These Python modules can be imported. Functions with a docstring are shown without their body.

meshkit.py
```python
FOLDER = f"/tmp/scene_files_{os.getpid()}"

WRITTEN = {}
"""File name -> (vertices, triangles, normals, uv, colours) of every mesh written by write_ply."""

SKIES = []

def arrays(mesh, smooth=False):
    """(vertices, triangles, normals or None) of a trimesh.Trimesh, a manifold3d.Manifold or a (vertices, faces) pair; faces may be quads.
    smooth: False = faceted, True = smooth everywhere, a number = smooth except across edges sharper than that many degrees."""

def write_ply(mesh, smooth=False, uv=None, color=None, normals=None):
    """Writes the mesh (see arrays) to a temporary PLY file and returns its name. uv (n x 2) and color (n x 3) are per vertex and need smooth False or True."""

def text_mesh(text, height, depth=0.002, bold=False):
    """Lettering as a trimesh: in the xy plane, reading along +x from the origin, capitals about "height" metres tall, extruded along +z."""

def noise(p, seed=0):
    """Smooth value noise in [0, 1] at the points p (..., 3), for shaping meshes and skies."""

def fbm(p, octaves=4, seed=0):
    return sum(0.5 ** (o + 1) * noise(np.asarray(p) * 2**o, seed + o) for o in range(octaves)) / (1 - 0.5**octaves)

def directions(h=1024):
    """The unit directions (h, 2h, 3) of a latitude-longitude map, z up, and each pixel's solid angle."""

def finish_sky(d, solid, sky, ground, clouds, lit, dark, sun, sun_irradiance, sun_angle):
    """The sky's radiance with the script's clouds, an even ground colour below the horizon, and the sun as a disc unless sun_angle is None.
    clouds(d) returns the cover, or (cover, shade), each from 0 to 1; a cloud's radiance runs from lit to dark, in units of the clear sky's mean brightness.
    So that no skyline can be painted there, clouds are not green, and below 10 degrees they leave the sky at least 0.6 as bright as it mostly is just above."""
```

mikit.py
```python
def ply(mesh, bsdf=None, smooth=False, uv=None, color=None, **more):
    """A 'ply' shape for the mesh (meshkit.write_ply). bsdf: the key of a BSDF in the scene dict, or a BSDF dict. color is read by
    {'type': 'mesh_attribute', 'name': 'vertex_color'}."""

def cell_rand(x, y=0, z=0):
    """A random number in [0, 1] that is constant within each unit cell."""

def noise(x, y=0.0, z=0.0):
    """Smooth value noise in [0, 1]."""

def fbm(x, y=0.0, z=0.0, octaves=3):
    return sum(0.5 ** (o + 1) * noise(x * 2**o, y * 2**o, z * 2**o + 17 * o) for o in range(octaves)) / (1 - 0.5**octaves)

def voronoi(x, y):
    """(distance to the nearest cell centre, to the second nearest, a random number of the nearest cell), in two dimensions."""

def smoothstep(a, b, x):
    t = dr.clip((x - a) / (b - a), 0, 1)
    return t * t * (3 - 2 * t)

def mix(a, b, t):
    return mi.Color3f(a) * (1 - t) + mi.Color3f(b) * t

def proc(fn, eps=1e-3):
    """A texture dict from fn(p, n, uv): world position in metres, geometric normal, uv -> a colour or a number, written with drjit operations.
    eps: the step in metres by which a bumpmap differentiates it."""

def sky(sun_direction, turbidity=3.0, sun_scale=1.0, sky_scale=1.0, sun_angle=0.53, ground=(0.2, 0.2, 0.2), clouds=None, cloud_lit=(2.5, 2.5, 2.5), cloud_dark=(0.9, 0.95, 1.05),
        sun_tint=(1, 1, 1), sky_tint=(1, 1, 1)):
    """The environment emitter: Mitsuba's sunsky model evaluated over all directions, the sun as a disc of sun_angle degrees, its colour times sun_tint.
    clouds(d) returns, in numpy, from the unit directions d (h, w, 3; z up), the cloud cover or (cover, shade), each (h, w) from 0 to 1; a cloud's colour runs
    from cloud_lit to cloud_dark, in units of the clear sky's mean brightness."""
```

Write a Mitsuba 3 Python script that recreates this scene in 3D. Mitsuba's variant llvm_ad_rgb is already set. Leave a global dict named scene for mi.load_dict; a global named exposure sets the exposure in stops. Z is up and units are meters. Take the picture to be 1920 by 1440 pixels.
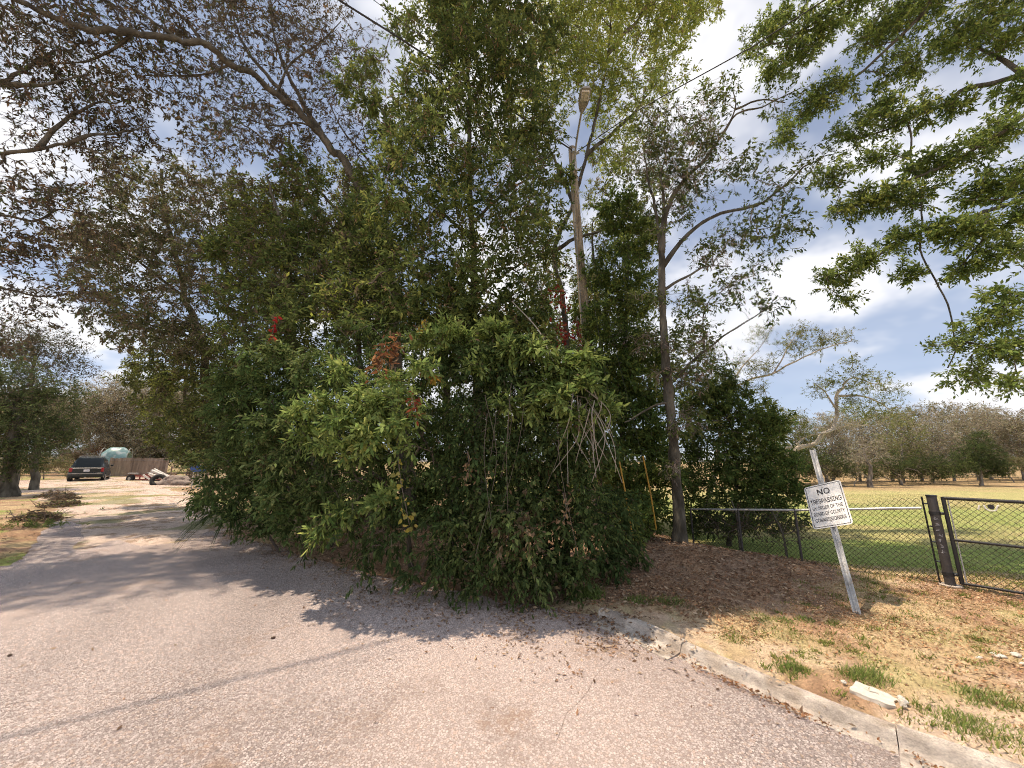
"""A dead-end street with an overgrown wood, a leaning sign and a chain-link gate, built in Mitsuba 3 (metres, z up)."""
import math
import numpy as np, trimesh, shapely, mitsuba as mi, drjit as dr
import manifold3d as m3
from shapely.geometry import Polygon, LineString
import mikit, meshkit
from mikit import proc, noise, fbm, voronoi, cell_rand, smoothstep, mix

T = mi.ScalarTransform4f
scene, labels = {}, {}
PI = math.pi

# ---------------------------------------------------------------- camera, sky, exposure
EYE = np.array([0.0, 0.0, 1.65])
PITCH = math.radians(11.6)
scene['camera'] = {'type': 'perspective', 'fov': 108.58, 'fov_axis': 'x', 'near_clip': 0.05, 'far_clip': 900.0,
                   'to_world': T().look_at(origin=EYE.tolist(), target=[0, math.cos(PITCH), 1.65 + math.sin(PITCH)], up=[0, 0, 1])}


def cloud_cover(d):
    z = np.maximum(d[..., 2], 0.0)
    q = np.stack([d[..., 0] / (z + 0.35), d[..., 1] / (z + 0.35), z * 0.4], -1)
    n = sum(0.55 ** k * meshkit.noise(q * (2.3 * 2.0 ** k) + 7.3 * k, 5 + k) for k in range(6)) / sum(0.55 ** k for k in range(6))
    s = sum(0.5 ** k * meshkit.noise(q * (4.1 * 2.0 ** k) + 3.1 * k, 31 + k) for k in range(4)) / sum(0.5 ** k for k in range(4))
    t = np.clip((n - 0.41) / 0.21, 0, 1)
    cover = t * t * (3 - 2 * t)
    haze = 0.40 * np.exp(-z / 0.35)
    cover = np.clip(1 - (1 - cover) * (1 - haze) * 0.82, 0, 0.97)
    return cover, np.clip((s - 0.42) / 0.35, 0, 1) * 0.38


SUN = (-0.31, 0.11, 1.0)
scene['sky'] = mikit.sky(SUN, turbidity=3.0, clouds=cloud_cover, cloud_lit=(3.9, 3.85, 3.9), cloud_dark=(1.85, 2.1, 2.55), sun_tint=(1.24, 1.205, 1.17), sky_tint=(0.84, 1.0, 1.14))
exposure = 1.5

# ---------------------------------------------------------------- materials
VC = {'type': 'mesh_attribute', 'name': 'vertex_color'}


def mat(key, d, two=True):
    scene[key] = {'type': 'twosided', 'bsdf': d} if two else d
    return key


mat('leaf_gloss', {'type': 'principledthin', 'base_color': VC, 'roughness': 0.26, 'eta': 1.6, 'diff_trans': 0.8}, False)
mat('leaf_soft', {'type': 'principledthin', 'base_color': VC, 'roughness': 0.5, 'eta': 1.4, 'diff_trans': 0.9}, False)
mat('leaf_dry', {'type': 'principledthin', 'base_color': VC, 'roughness': 0.7, 'eta': 1.3, 'diff_trans': 0.5}, False)


def bark(lo, hi, sx=9.0, sz=2.5):
    def f(p, n, uv):
        a = fbm(p.x * sx, p.y * sx, p.z * sz, 4)
        b = fbm(p.x * 3, p.y * 3, p.z * 3 + 40, 2)
        return mix(lo, hi, smoothstep(0.25, 0.75, 0.7 * a + 0.3 * b))
    return f


def bark_relief(p, n, uv):
    return fbm(p.x * 22, p.y * 22, p.z * 6, 3)


def bark_mat(key, lo, hi):
    mat(key, {'type': 'bumpmap', 'relief': proc(bark_relief, 2e-3), 'scale': 0.02,
              'bsdf': {'type': 'principled', 'base_color': proc(bark(lo, hi)), 'roughness': 0.9, 'specular': 0.2}})


bark_mat('bark_dark', (0.050, 0.044, 0.034), (0.165, 0.15, 0.12))
bark_mat('bark_grey', (0.12, 0.10, 0.085), (0.34, 0.30, 0.26))
bark_mat('bark_pale', (0.34, 0.28, 0.21), (0.66, 0.58, 0.47))
mat('twig_brown', {'type': 'diffuse', 'reflectance': {'type': 'rgb', 'value': [0.17, 0.14, 0.12]}})
mat('twig_grey', {'type': 'diffuse', 'reflectance': {'type': 'rgb', 'value': [0.36, 0.32, 0.275]}})


def solid(key, rgb, rough=0.6, metallic=0.0, spec=0.5, wear=0.0, grime=(0.2, 0.16, 0.12), scale=14.0, **kw):
    rgb = tuple(float(c) for c in rgb)
    if wear > 0:
        def f(p, n, uv):
            w = smoothstep(0.52, 0.72, fbm(p.x * scale, p.y * scale, p.z * scale, 4))
            g = 0.85 + 0.3 * fbm(p.x * scale * 5, p.y * scale * 5, p.z * scale * 5, 2)
            return mix(rgb, grime, w * wear) * g
        col = proc(f)
    else:
        col = {'type': 'rgb', 'value': list(rgb)}
    return mat(key, {'type': 'principled', 'base_color': col, 'roughness': rough, 'metallic': metallic, 'specular': spec, **kw})


# ---------------------------------------------------------------- keys and entries
def key_for(name):
    taken = lambda k: k in scene or k in labels or any(q.startswith(k + '__') for q in scene)
    k, i = name, 0
    while taken(k):
        i += 1
        k = f'{name}_{i:03d}'
    return k


def thing(name, label, cat, group=None):
    k = key_for(name)
    labels[k] = {'label': label, 'category': cat}
    if group:
        labels[k]['group'] = group
    return k


def part(parent, name, mesh, bsdf, smooth=False, color=None, uv=None, label=None, kind=None, to_world=None):
    k = key_for(f'{parent}__{name}' if parent else name)
    scene[k] = mikit.ply(mesh, bsdf, smooth=smooth, color=color, uv=uv)
    if to_world is not None:
        scene[k]['to_world'] = to_world
    if label or kind:
        labels[k] = {}
        if label:
            labels[k]['label'] = label
        if kind:
            labels[k]['kind'] = kind
    return k


def structure(name, mesh, bsdf, label, **kw):
    k = part(None, name, mesh, bsdf, **kw)
    labels[k] = {'label': label, 'kind': 'structure'}
    return k


# ---------------------------------------------------------------- shape helpers
def unit(v):
    v = np.asarray(v, float)
    return v / np.maximum(np.linalg.norm(v, axis=-1, keepdims=True), 1e-9)


def box(cx, cy, cz, sx, sy, sz, bev=0.0):
    if bev <= 0:
        m = trimesh.creation.box((sx, sy, sz))
        m.apply_translation((cx, cy, cz))
        return m
    c = np.array([[x * (sx / 2 - bev * (k != 0)), y * (sy / 2 - bev * (k != 1)), z * (sz / 2 - bev * (k != 2))]
                  for k in range(3) for x in (-1, 1) for y in (-1, 1) for z in (-1, 1)])
    m = trimesh.convex.convex_hull(c)
    m.apply_translation((cx, cy, cz))
    return m


def cat(ms):
    return trimesh.util.concatenate([m if isinstance(m, trimesh.Trimesh) else trimesh.Trimesh(m[0], m[1], process=False) for m in ms])


def catmull(pts, step):
    pts = np.asarray(pts, float)
    if len(pts) == 2:
        n = max(2, int(np.linalg.norm(pts[1] - pts[0]) / step) + 1)
        t = np.linspace(0, 1, n)[:, None]
        return pts[0] * (1 - t) + pts[1] * t
    q = np.vstack([2 * pts[0] - pts[1], pts, 2 * pts[-1] - pts[-2]])
    out = []
    for i in range(1, len(q) - 2):
        n = max(1, int(np.ceil(np.linalg.norm(q[i + 1] - q[i]) / step)))
        t = (np.arange(n) / n)[:, None]
        a, b, c, d = q[i - 1], q[i], q[i + 1], q[i + 2]
        out.append(0.5 * (2 * b + (c - a) * t + (2 * a - 5 * b + 4 * c - d) * t ** 2 + (3 * b - a - 3 * c + d) * t ** 3))
    out.append(pts[-1:])
    return np.vstack(out)


def tube(path, radius, k=8, rough=0.0, seed=0, flare=0.0):
    """A continuous tube along a polyline, its radius per point; rough: relative bumps of the bark."""
    P = np.asarray(path, float)
    R = np.broadcast_to(np.asarray(radius, float), (len(P),)).copy()
    if flare:
        s = np.linalg.norm(P - P[0], axis=1)
        R *= 1 + flare * np.exp(-s / (3.0 * R[0]))
    t = unit(np.gradient(P, axis=0))
    u = unit(np.cross(t[0], [0.31, 0.95, 0.05] if abs(t[0][1]) < 0.9 else [1, 0, 0]))
    V = []
    for i in range(len(P)):
        u = unit(u - t[i] * (u @ t[i]))
        w = np.cross(t[i], u)
        a = np.arange(k) * 2 * PI / k
        V.append(P[i] + R[i] * (np.cos(a)[:, None] * u + np.sin(a)[:, None] * w))
    V = np.array(V)
    if rough:
        V += (V - P[:, None]) * (rough * 2 * (meshkit.noise(V * 7.0 / max(R.max(), 0.05) * 0.12 + seed, seed) - 0.5)[..., None])
        V += (V - P[:, None]) * (rough * (meshkit.noise(V * 26.0 + seed, seed + 3) - 0.5)[..., None])
    n = len(P)
    i, j = np.meshgrid(np.arange(n - 1), np.arange(k), indexing='ij')
    a, b, c, d = i * k + j, i * k + (j + 1) % k, (i + 1) * k + (j + 1) % k, (i + 1) * k + j
    F = np.vstack([np.stack([a, b, c], -1).reshape(-1, 3), np.stack([a, c, d], -1).reshape(-1, 3)])
    V = np.vstack([V.reshape(-1, 3), P[:1], P[-1:]])
    jj = np.arange(k)
    F = np.vstack([F, np.stack([(jj + 1) % k, jj, jj * 0 + n * k], -1), np.stack([(n - 1) * k + jj, (n - 1) * k + (jj + 1) % k, jj * 0 + n * k + 1], -1)])
    return V, F


def edge_tubes(A, B, RA, RB, k=3):
    """One open frustum per edge, all in one mesh."""
    t = unit(B - A)
    ref = np.where(np.abs(t[:, 2:3]) < 0.9, [[0, 0, 1.0]], [[1.0, 0, 0]])
    u = unit(np.cross(t, ref))
    w = np.cross(t, u)
    a = np.arange(k) * 2 * PI / k
    ring = np.cos(a)[None, :, None] * u[:, None] + np.sin(a)[None, :, None] * w[:, None]
    V = np.concatenate([A[:, None] + ring * RA[:, None, None], B[:, None] + ring * RB[:, None, None]], 1).reshape(-1, 3)
    j = np.arange(k)
    f = np.vstack([np.stack([j, (j + 1) % k, (j + 1) % k + k], -1), np.stack([j, (j + 1) % k + k, j + k], -1)])
    return V, (np.arange(len(A))[:, None, None] * 2 * k + f).reshape(-1, 3)


# ---------------------------------------------------------------- leaves
SHAPES = {  # (along, across) of each vertex; triangles
    'fold': (np.array([[0, 0], [0.45, -0.5], [1, 0], [0.45, 0.5]]), np.array([[0, 1, 2], [0, 2, 3]])),
    'oval': (np.array([[0, 0], [0.3, -0.42], [0.3, 0.42], [0.68, -0.4], [0.68, 0.4], [1, 0]]), np.array([[0, 1, 2], [1, 3, 4], [1, 4, 2], [3, 5, 4]])),
}


def leaf_arrays(base, along, normal, length, width, shape, rng, curl=0.15):
    """(vertices n x k x 3, triangles of one leaf)"""
    ref, tri = SHAPES[shape]
    across = unit(np.cross(normal, along))
    normal = np.cross(along, across)
    V = base[:, None] + along[:, None] * (ref[None, :, :1] * length[:, None, None]) + across[:, None] * (ref[None, :, 1:] * width[:, None, None])
    bend = curl * rng.uniform(-0.4, 1.6, len(base))
    V -= normal[:, None] * (ref[None, :, :1] ** 2 * (bend * length)[:, None, None])
    lift = rng.uniform(0.1, 0.5, len(base)) * width
    V += normal[:, None] * (np.abs(ref[None, :, 1:]) * lift[:, None, None])
    return V, tri


def leaf_mesh(V, tri, C):
    n, k = V.shape[:2]
    F = (np.arange(n)[:, None, None] * k + tri).reshape(-1, 3)
    return (V.reshape(-1, 3), F), np.repeat(C, k, 0)


def shoot_leaves(P, D, cfg, rng):
    """Leaves along shoots that start at P and run along D."""
    S, n = len(P), cfg['n']
    slen = cfg['shoot'] * rng.uniform(0.6, 1.3, S)
    t = np.linspace(0.15, 1.0, n)[None] + rng.uniform(-0.06, 0.06, (S, n))
    D = unit(D)
    ref = np.where(np.abs(D[:, 2:3]) < 0.9, [[0, 0, 1.0]], [[1.0, 0, 0]])
    u = unit(np.cross(D, ref))
    w = np.cross(D, u)
    ang = np.arange(n)[None] * 2.4 + rng.uniform(0, 6.28, (S, 1)) + rng.normal(0, 0.5, (S, n))
    sp = rng.uniform(0.5, 1.25, (S, n)) * (1.2 - 0.55 * t)
    L = D[:, None] * np.cos(sp)[..., None] + (u[:, None] * np.cos(ang)[..., None] + w[:, None] * np.sin(ang)[..., None]) * np.sin(sp)[..., None]
    L[..., 2] -= cfg.get('droop', 0.3) * rng.uniform(0.3, 1.4, (S, n))
    L = unit(L)
    B = P[:, None] + D[:, None] * (slen[:, None] * t)[..., None]
    B[..., 2] -= cfg.get('sag', 0.15) * slen[:, None] * t ** 2
    keep = rng.random((S, n)) < cfg.get('keep', 0.95)
    B, L = B[keep], L[keep]
    N = np.array([0, 0, 1.0]) + rng.normal(0, cfg.get('tumble', 0.45), B.shape)
    if 'middle' in cfg:                                                   # leaves turn their upper face out of the crown
        N += cfg.get('out', 0.75) * unit((B - cfg['middle']) * [1, 1, 0.25])
    N = unit(N - L * (N * L).sum(1, keepdims=True))
    size = rng.uniform(0.55, 1.15, len(B)) * (0.78 + 0.5 * meshkit.noise(B * 0.9, 17)) * cfg['len']
    V, tri = leaf_arrays(B, L, N, size, size * cfg['wid'] * rng.uniform(0.8, 1.2, len(B)), cfg.get('shape', 'fold'), rng)
    pal = np.array([c[:3] for c in cfg['pal']])
    pw = np.array([c[3] for c in cfg['pal']], float)
    patch = 0.55 * (meshkit.noise(P * 1.1, 91) * 1.6 - 0.3) + 0.45 * rng.random(S)       # new growth and old wood stand in patches
    per = np.clip(np.searchsorted(np.cumsum(pw / pw.sum()), np.clip(patch, 0, 0.999)), 0, len(pal) - 1)
    idx = np.where(rng.random((S, n)) < 0.7, per[:, None], rng.choice(len(pal), (S, n), p=pw / pw.sum()))[keep]
    C = pal[idx] * rng.uniform(0.8, 1.9, (len(B), 1)) * rng.uniform(0.93, 1.07, (len(B), 3))
    stems = (P, P + D * slen[:, None] - [0, 0, 1] * (cfg.get('sag', 0.15) * slen)[:, None])
    return V, tri, C, stems


class Tree:
    """Limbs are drawn by hand; twigs then grow to points scattered in the clumps of the crown, and shoots of leaves stand on the twigs."""

    def __init__(self, name, label, cat_, seed, group=None, dense=3.4, leafy=2.0):
        self.key = thing(name, label, cat_, group)
        self.rng = np.random.default_rng(seed)
        self.seed, self.dense, self.leafy = seed, dense, leafy
        self.N, self.par, self.lim = np.zeros((0, 3)), np.zeros(0, int), np.zeros(0, bool)

    def limb(self, pts, r0, r1, bsdf='bark_dark', name='branch', k=9, rough=0.18, wob=0.05, flare=0.0, step=0.16):
        P = catmull(pts, step)
        j = (meshkit.noise(P * 1.7 + self.seed, self.seed) - 0.5)[:, None] * self.rng.normal(0, 1, 3) + (meshkit.noise(P * 3.9, self.seed + 5) - 0.5)[:, None] * self.rng.normal(0, 0.6, 3)
        fade = np.linspace(0, 1, len(P))[:, None] ** 0.5
        P = P + wob * 2 * j * fade
        R = r0 + (r1 - r0) * np.linspace(0, 1, len(P)) ** 0.8
        part(self.key, name, tube(P, R, k, rough, self.seed, flare), bsdf, smooth=True)
        at = len(self.N)
        self.N = np.vstack([self.N, P])
        self.par = np.concatenate([self.par, [-1], np.arange(at, at + len(P) - 1)])
        self.lim = np.concatenate([self.lim, np.ones(len(P), bool)])
        return P

    def grow(self, clumps, k=26.0, shell=0.35, step=0.22, flat=1.0, jitter=0.06):
        """clumps: (x, y, z, radius) with k points per square metre of clump."""
        rng, pts = self.rng, []
        for c in clumps:
            n = max(3, int(self.dense * k * c[3] ** 2))
            d = unit(rng.normal(0, 1, (n, 3))) * rng.uniform(shell, 1.0, (n, 1)) ** 0.7 * c[3]
            d *= 0.72 + 0.56 * meshkit.noise(unit(d) * 2.2 + np.array(c[:3]) * 3, self.seed)[:, None]
            d[:, 2] *= flat
            pts.append(np.array(c[:3]) + d)
        pts = np.vstack(pts)
        pts = pts[pts[:, 2] > 0.08]
        near = np.array([np.min(((self.N - p) ** 2).sum(1)) for p in pts])
        pts = pts[np.argsort(near)]
        cap = len(self.N) + 60 * len(pts) + 10
        N, par = np.zeros((cap, 3)), np.full(cap, -1)
        n = len(self.N)
        N[:n], par[:n] = self.N, self.par
        start = getattr(self, 'start', n)
        for p in pts:
            q = N[:n] - p
            d2 = (q ** 2).sum(1) * (1 + 0.35 * (q[:, 2] > 0))
            i = int(np.argmin(d2))
            a = N[i]
            L = np.linalg.norm(p - a)
            m = int(min(40, max(1, np.ceil(L / step))))
            t = (np.arange(1, m + 1) / m)[:, None]
            g = a - N[par[i]] if par[i] >= 0 else np.array([0, 0, 1.0])
            mid = (a + p) / 2 + unit(g) * 0.22 * L + np.array([0, 0, 0.10 * L])
            Q = a * (1 - t) ** 2 + 2 * mid * t * (1 - t) + p * t ** 2 + rng.normal(0, jitter, (m, 3)) * min(1, L)
            N[n:n + m] = Q
            par[n] = i
            par[n + 1:n + m] = np.arange(n, n + m - 1)
            n += m
        self.N, self.par = N[:n], par[:n]
        self.lim = np.concatenate([self.lim, np.zeros(n - len(self.lim), bool)])
        r = np.zeros(n)
        kids = np.zeros(n, int)
        acc = np.zeros(n)
        for i in range(n - 1, start - 1, -1):
            r[i] = max(0.0035, acc[i] ** (1 / 2.4))
            if self.par[i] >= start:
                acc[self.par[i]] += r[i] ** 2.4
                kids[self.par[i]] += 1
        self.r, self.kids, self.start = np.minimum(r * self.thick, 0.07), kids, start
        return self

    thick = 1.0

    def twigs(self, bsdf='twig_brown', name='twigs', minr=0.0):
        e = np.arange(self.start, len(self.N))
        e = e[(self.par[e] >= 0) & (self.r[e] >= minr)]
        big = self.r[e] > 0.012
        ms = []
        for sel, kk in ((~big, 3), (big, 6)):
            i = e[sel]
            if len(i):
                p = self.par[i]
                ra = np.where(p >= self.start, self.r[p], self.r[i] * 1.25)
                ms.append(edge_tubes(self.N[p], self.N[i], np.minimum(ra, self.r[i] * 1.6), self.r[i], kk))
        m = cat(ms)
        part(self.key, name, (np.array(m.vertices), np.array(m.faces)), bsdf, kind='stuff')

    def shoots(self, per=3, rmax=0.02, up=0.2, out=None, tips=True):
        """Where leafy shoots stand and how they point."""
        e = np.arange(self.start, len(self.N))
        e = e[(self.par[e] >= 0) & ((self.r[e] < rmax) | (self.kids[e] == 0))]
        cnt = np.where(self.kids[e] == 0, per + 1, per) if tips else np.full(len(e), per)
        if isinstance(per, float):  # on average
            cnt = (self.rng.random(len(e)) < per % 1).astype(int) + int(per) + (self.kids[e] == 0)
        i = np.repeat(e, cnt)
        g = unit(self.N[i] - self.N[self.par[i]])
        D = 0.8 * g + self.rng.normal(0, 0.6, g.shape) + [0, 0, up]
        P = self.N[i] - (self.N[i] - self.N[self.par[i]]) * self.rng.random((len(i), 1))
        return P, unit(D)

    def leaves(self, cfg, bsdf='leaf_gloss', name='crown', per=3, rmax=0.02, up=0.2, stems=None, where=None, label=None):
        P, D = self.shoots(float(per * self.leafy), rmax, up)
        if where is not None:
            ok = where(P)
            P, D = P[ok], D[ok]
        V, tri, C, (a, b) = shoot_leaves(P, D, {'middle': self.N[self.start:].mean(0), **cfg}, self.rng)
        m, c = leaf_mesh(V, tri, C)
        part(self.key, name, m, bsdf, color=c, kind='stuff', label=label)
        if stems:
            part(self.key, 'shoot_stems', edge_tubes(a, b, np.full(len(a), 0.005), np.full(len(a), 0.0025)), stems, kind='stuff')
        return len(V)


# ---------------------------------------------------------------- ground levels
KERB = np.array([(1.129, 4.526, -0.000), (1.397, 4.199, 0.000), (1.628, 3.814, 0.000), (1.918, 3.410, 0.000), (2.221, 2.991, 0.000), (2.448, 2.734, 0.000), (2.648, 2.559, 0.000), (2.796, 2.423, 0.000)])[:, :2]
d_ = unit(KERB[-1] - KERB[-3])
KERB = np.vstack([[[1.0, 4.62]], KERB, [KERB[-1] + d_ * 1.2, KERB[-1] + d_ * 3.2 + [0.3, 0.1], KERB[-1] + d_ * 8 + [3, 1.0]]])
KERB = catmull(np.column_stack([KERB, KERB[:, 0] * 0]), 0.12)[:, :2]
ROAD = Polygon(np.vstack([KERB, [[14, -9], [-30, -9], [-30, -4.0], [-16, 2.4], [-8.3, 6.6], [-11.2, 9.3], [-14.4, 12.4], [-13.2, 13.9], [-11.0, 12.6], [-8.6, 10.6], [-6.3, 8.9], [-4.6, 7.9], [-3.5, 7.0], [-2.6, 6.35], [-1.5, 5.75], [-0.6, 5.3]]]))
LANE = LineString([(-6.0, 6.5), (-8.0, 9.0), (-12.0, 12.8), (-15.6, 15.8), (-21.0, 19.8), (-28, 26), (-36, 32)])
ROAD_Z = -0.075


def bump(x, y, cx, cy, rx, ry):
    return np.exp(-((x - cx) / rx) ** 2 - ((y - cy) / ry) ** 2)


def sstep(a, b, x):
    t = np.clip((x - a) / (b - a), 0, 1)
    return t * t * (3 - 2 * t)


def level(x, y):
    """Height of the ground."""
    x, y = np.asarray(x, float), np.asarray(y, float)
    d = shapely.distance(ROAD, shapely.points(x, y)) - shapely.distance(ROAD.boundary, shapely.points(x, y)) * shapely.contains_xy(ROAD, x, y)
    right = sstep(0.2, 1.2, x)
    out = (-0.072 + 0.072 * sstep(0.0, 2.5, d)) * (1 - right) + right * 0.0
    slope = -0.26 * sstep(5.6, 8.6, y + 0.25 * (x - 5)) * sstep(2.8, 4.2, x)
    slope += 0.16 * bump(x, y, 3.3, 6.9, 1.3, 1.1)
    far = 0.35 * (fbm_np(np.stack([x * 0.06, y * 0.06, x * 0], -1)) - 0.5) * sstep(14, 30, np.hypot(x, y))
    rough = 0.05 * (fbm_np(np.stack([x * 1.3, y * 1.3, x * 0 + 5], -1)) - 0.5) + 0.02 * (fbm_np(np.stack([x * 7, y * 7, x * 0 + 9], -1)) - 0.5)
    lane = shapely.distance(LANE, shapely.points(x, y))
    left = sstep(-2.0, -6.0, x)
    out = out * (1 - left * 0.75) - 0.066 * left * 0.75
    h = out + slope + far + rough * sstep(0.0, 0.5, d) * (1 - 0.8 * np.exp(-(lane / 2.5) ** 2))
    inside = sstep(0.02, -0.30, d)
    return np.where(d < 0.02, (1 - inside) * np.minimum(h, -0.080) + inside * (-0.14), h)


def fbm_np(p, o=3):
    return sum(0.5 ** k * meshkit.noise(p * 2.0 ** k + 11 * k, k) for k in range(o)) / sum(0.5 ** k for k in range(o))


# ================================================================ the setting
def ground_color(p, n, uv):
    x, y = p.x, p.y
    big = fbm(x * 0.35, y * 0.35, 3.0, 3)
    mid = fbm(x * 1.6, y * 1.6, 1.0, 3)
    fine = fbm(x * 14, y * 14, 5.0, 3)
    grain = noise(x * 120, y * 120, 2.0)
    soil = mix((0.21, 0.13, 0.082), (0.42, 0.275, 0.175), fine)
    sand = mix((0.40, 0.30, 0.22), (0.60, 0.48, 0.37), fine)
    straw = mix((0.33, 0.245, 0.14), (0.50, 0.39, 0.23), fine)
    green = mix((0.16, 0.215, 0.055), (0.29, 0.36, 0.11), fine)
    # verge beside the kerb: litter brown with straw and thin green
    verge = mix(soil, straw, smoothstep(0.25, 0.62, mid))
    verge = mix(verge, sand, 0.55 * smoothstep(0.52, 0.66, fbm(x * 1.1, y * 1.1, 33.0, 4)))
    verge = mix(verge, green, 0.22 * smoothstep(0.56, 0.68, fbm(x * 2.3, y * 2.3, 7.0, 3)))
    kerbside = 1.0 - smoothstep(0.10, 0.75, (x * 0.739 + y * 0.674) - 3.86 + 0.5 * (mid - 0.5))
    verge = mix(verge, sand, kerbside * smoothstep(0.35, 0.6, fbm(x * 1.9, y * 1.9, 12.0, 3)) * smoothstep(2.0, 1.0, y - 2.6))
    # mown field beyond the fence: bands of green and straw along the mowing
    r = y + 0.35 * (x - 8) + 2.2 * (big - 0.5)
    g = smoothstep(5.6, 6.4, r) * (1 - 0.55 * smoothstep(8.6, 9.6, r)) + 0.35 * smoothstep(12.0, 13.5, r) * (1 - smoothstep(17, 20, r))
    g = dr.clip(g + 0.5 * (mid - 0.5), 0, 1)
    field = mix(straw, green, g)
    field = mix(field, soil, 0.7 * smoothstep(21.0, 27.0, y + 3 * (big - 0.5)))
    right = mix(verge, field, smoothstep(5.4, 6.0, y + 0.4 * (x - 5.2) + 0.5 * (mid - 0.5)))
    # leaf litter under the trees
    lit = mix((0.17, 0.11, 0.075), (0.38, 0.265, 0.185), fine)
    lit = mix(lit, soil, smoothstep(0.5, 0.65, fbm(x * 2.0, y * 2.0, 50.0, 3)))
    wood = smoothstep(1.1, 0.0, x - 3.6 + 0.4 * (y - 6.5) * 0.0 + 0.9 * (mid - 0.5)) * smoothstep(4.4, 5.0, y + 0.2 * (x - 1.5)) * smoothstep(20.0, 14.0, y)
    wood = dr.maximum(wood, smoothstep(1.6, 1.0, dr.sqrt(dr.square((x - 3.9) / 1.25) + dr.square((y - 6.6) / 1.0)) + 0.5 * (mid - 0.5)))
    right = mix(right, lit, wood)
    left = mix(mix(soil, lit, smoothstep(0.4, 0.6, big)), straw, smoothstep(0.45, 0.65, mid))
    left = mix(left, green, 0.8 * smoothstep(0.55, 0.7, fbm(x * 0.8, y * 0.8, 21.0, 3)))
    c = mix(left, right, smoothstep(-5.5, -3.5, x))
    return c * (0.78 + 0.44 * grain)


def ground_relief(p, n, uv):
    return 0.6 * fbm(p.x * 18, p.y * 18, 0, 3) + 0.4 * noise(p.x * 70, p.y * 70, 1.0)


mat('ground_skin', {'type': 'bumpmap', 'relief': proc(ground_relief, 4e-3), 'scale': 0.035, 'bsdf': {'type': 'principled', 'base_color': proc(ground_color), 'roughness': 0.95, 'specular': 0.15}})

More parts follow.
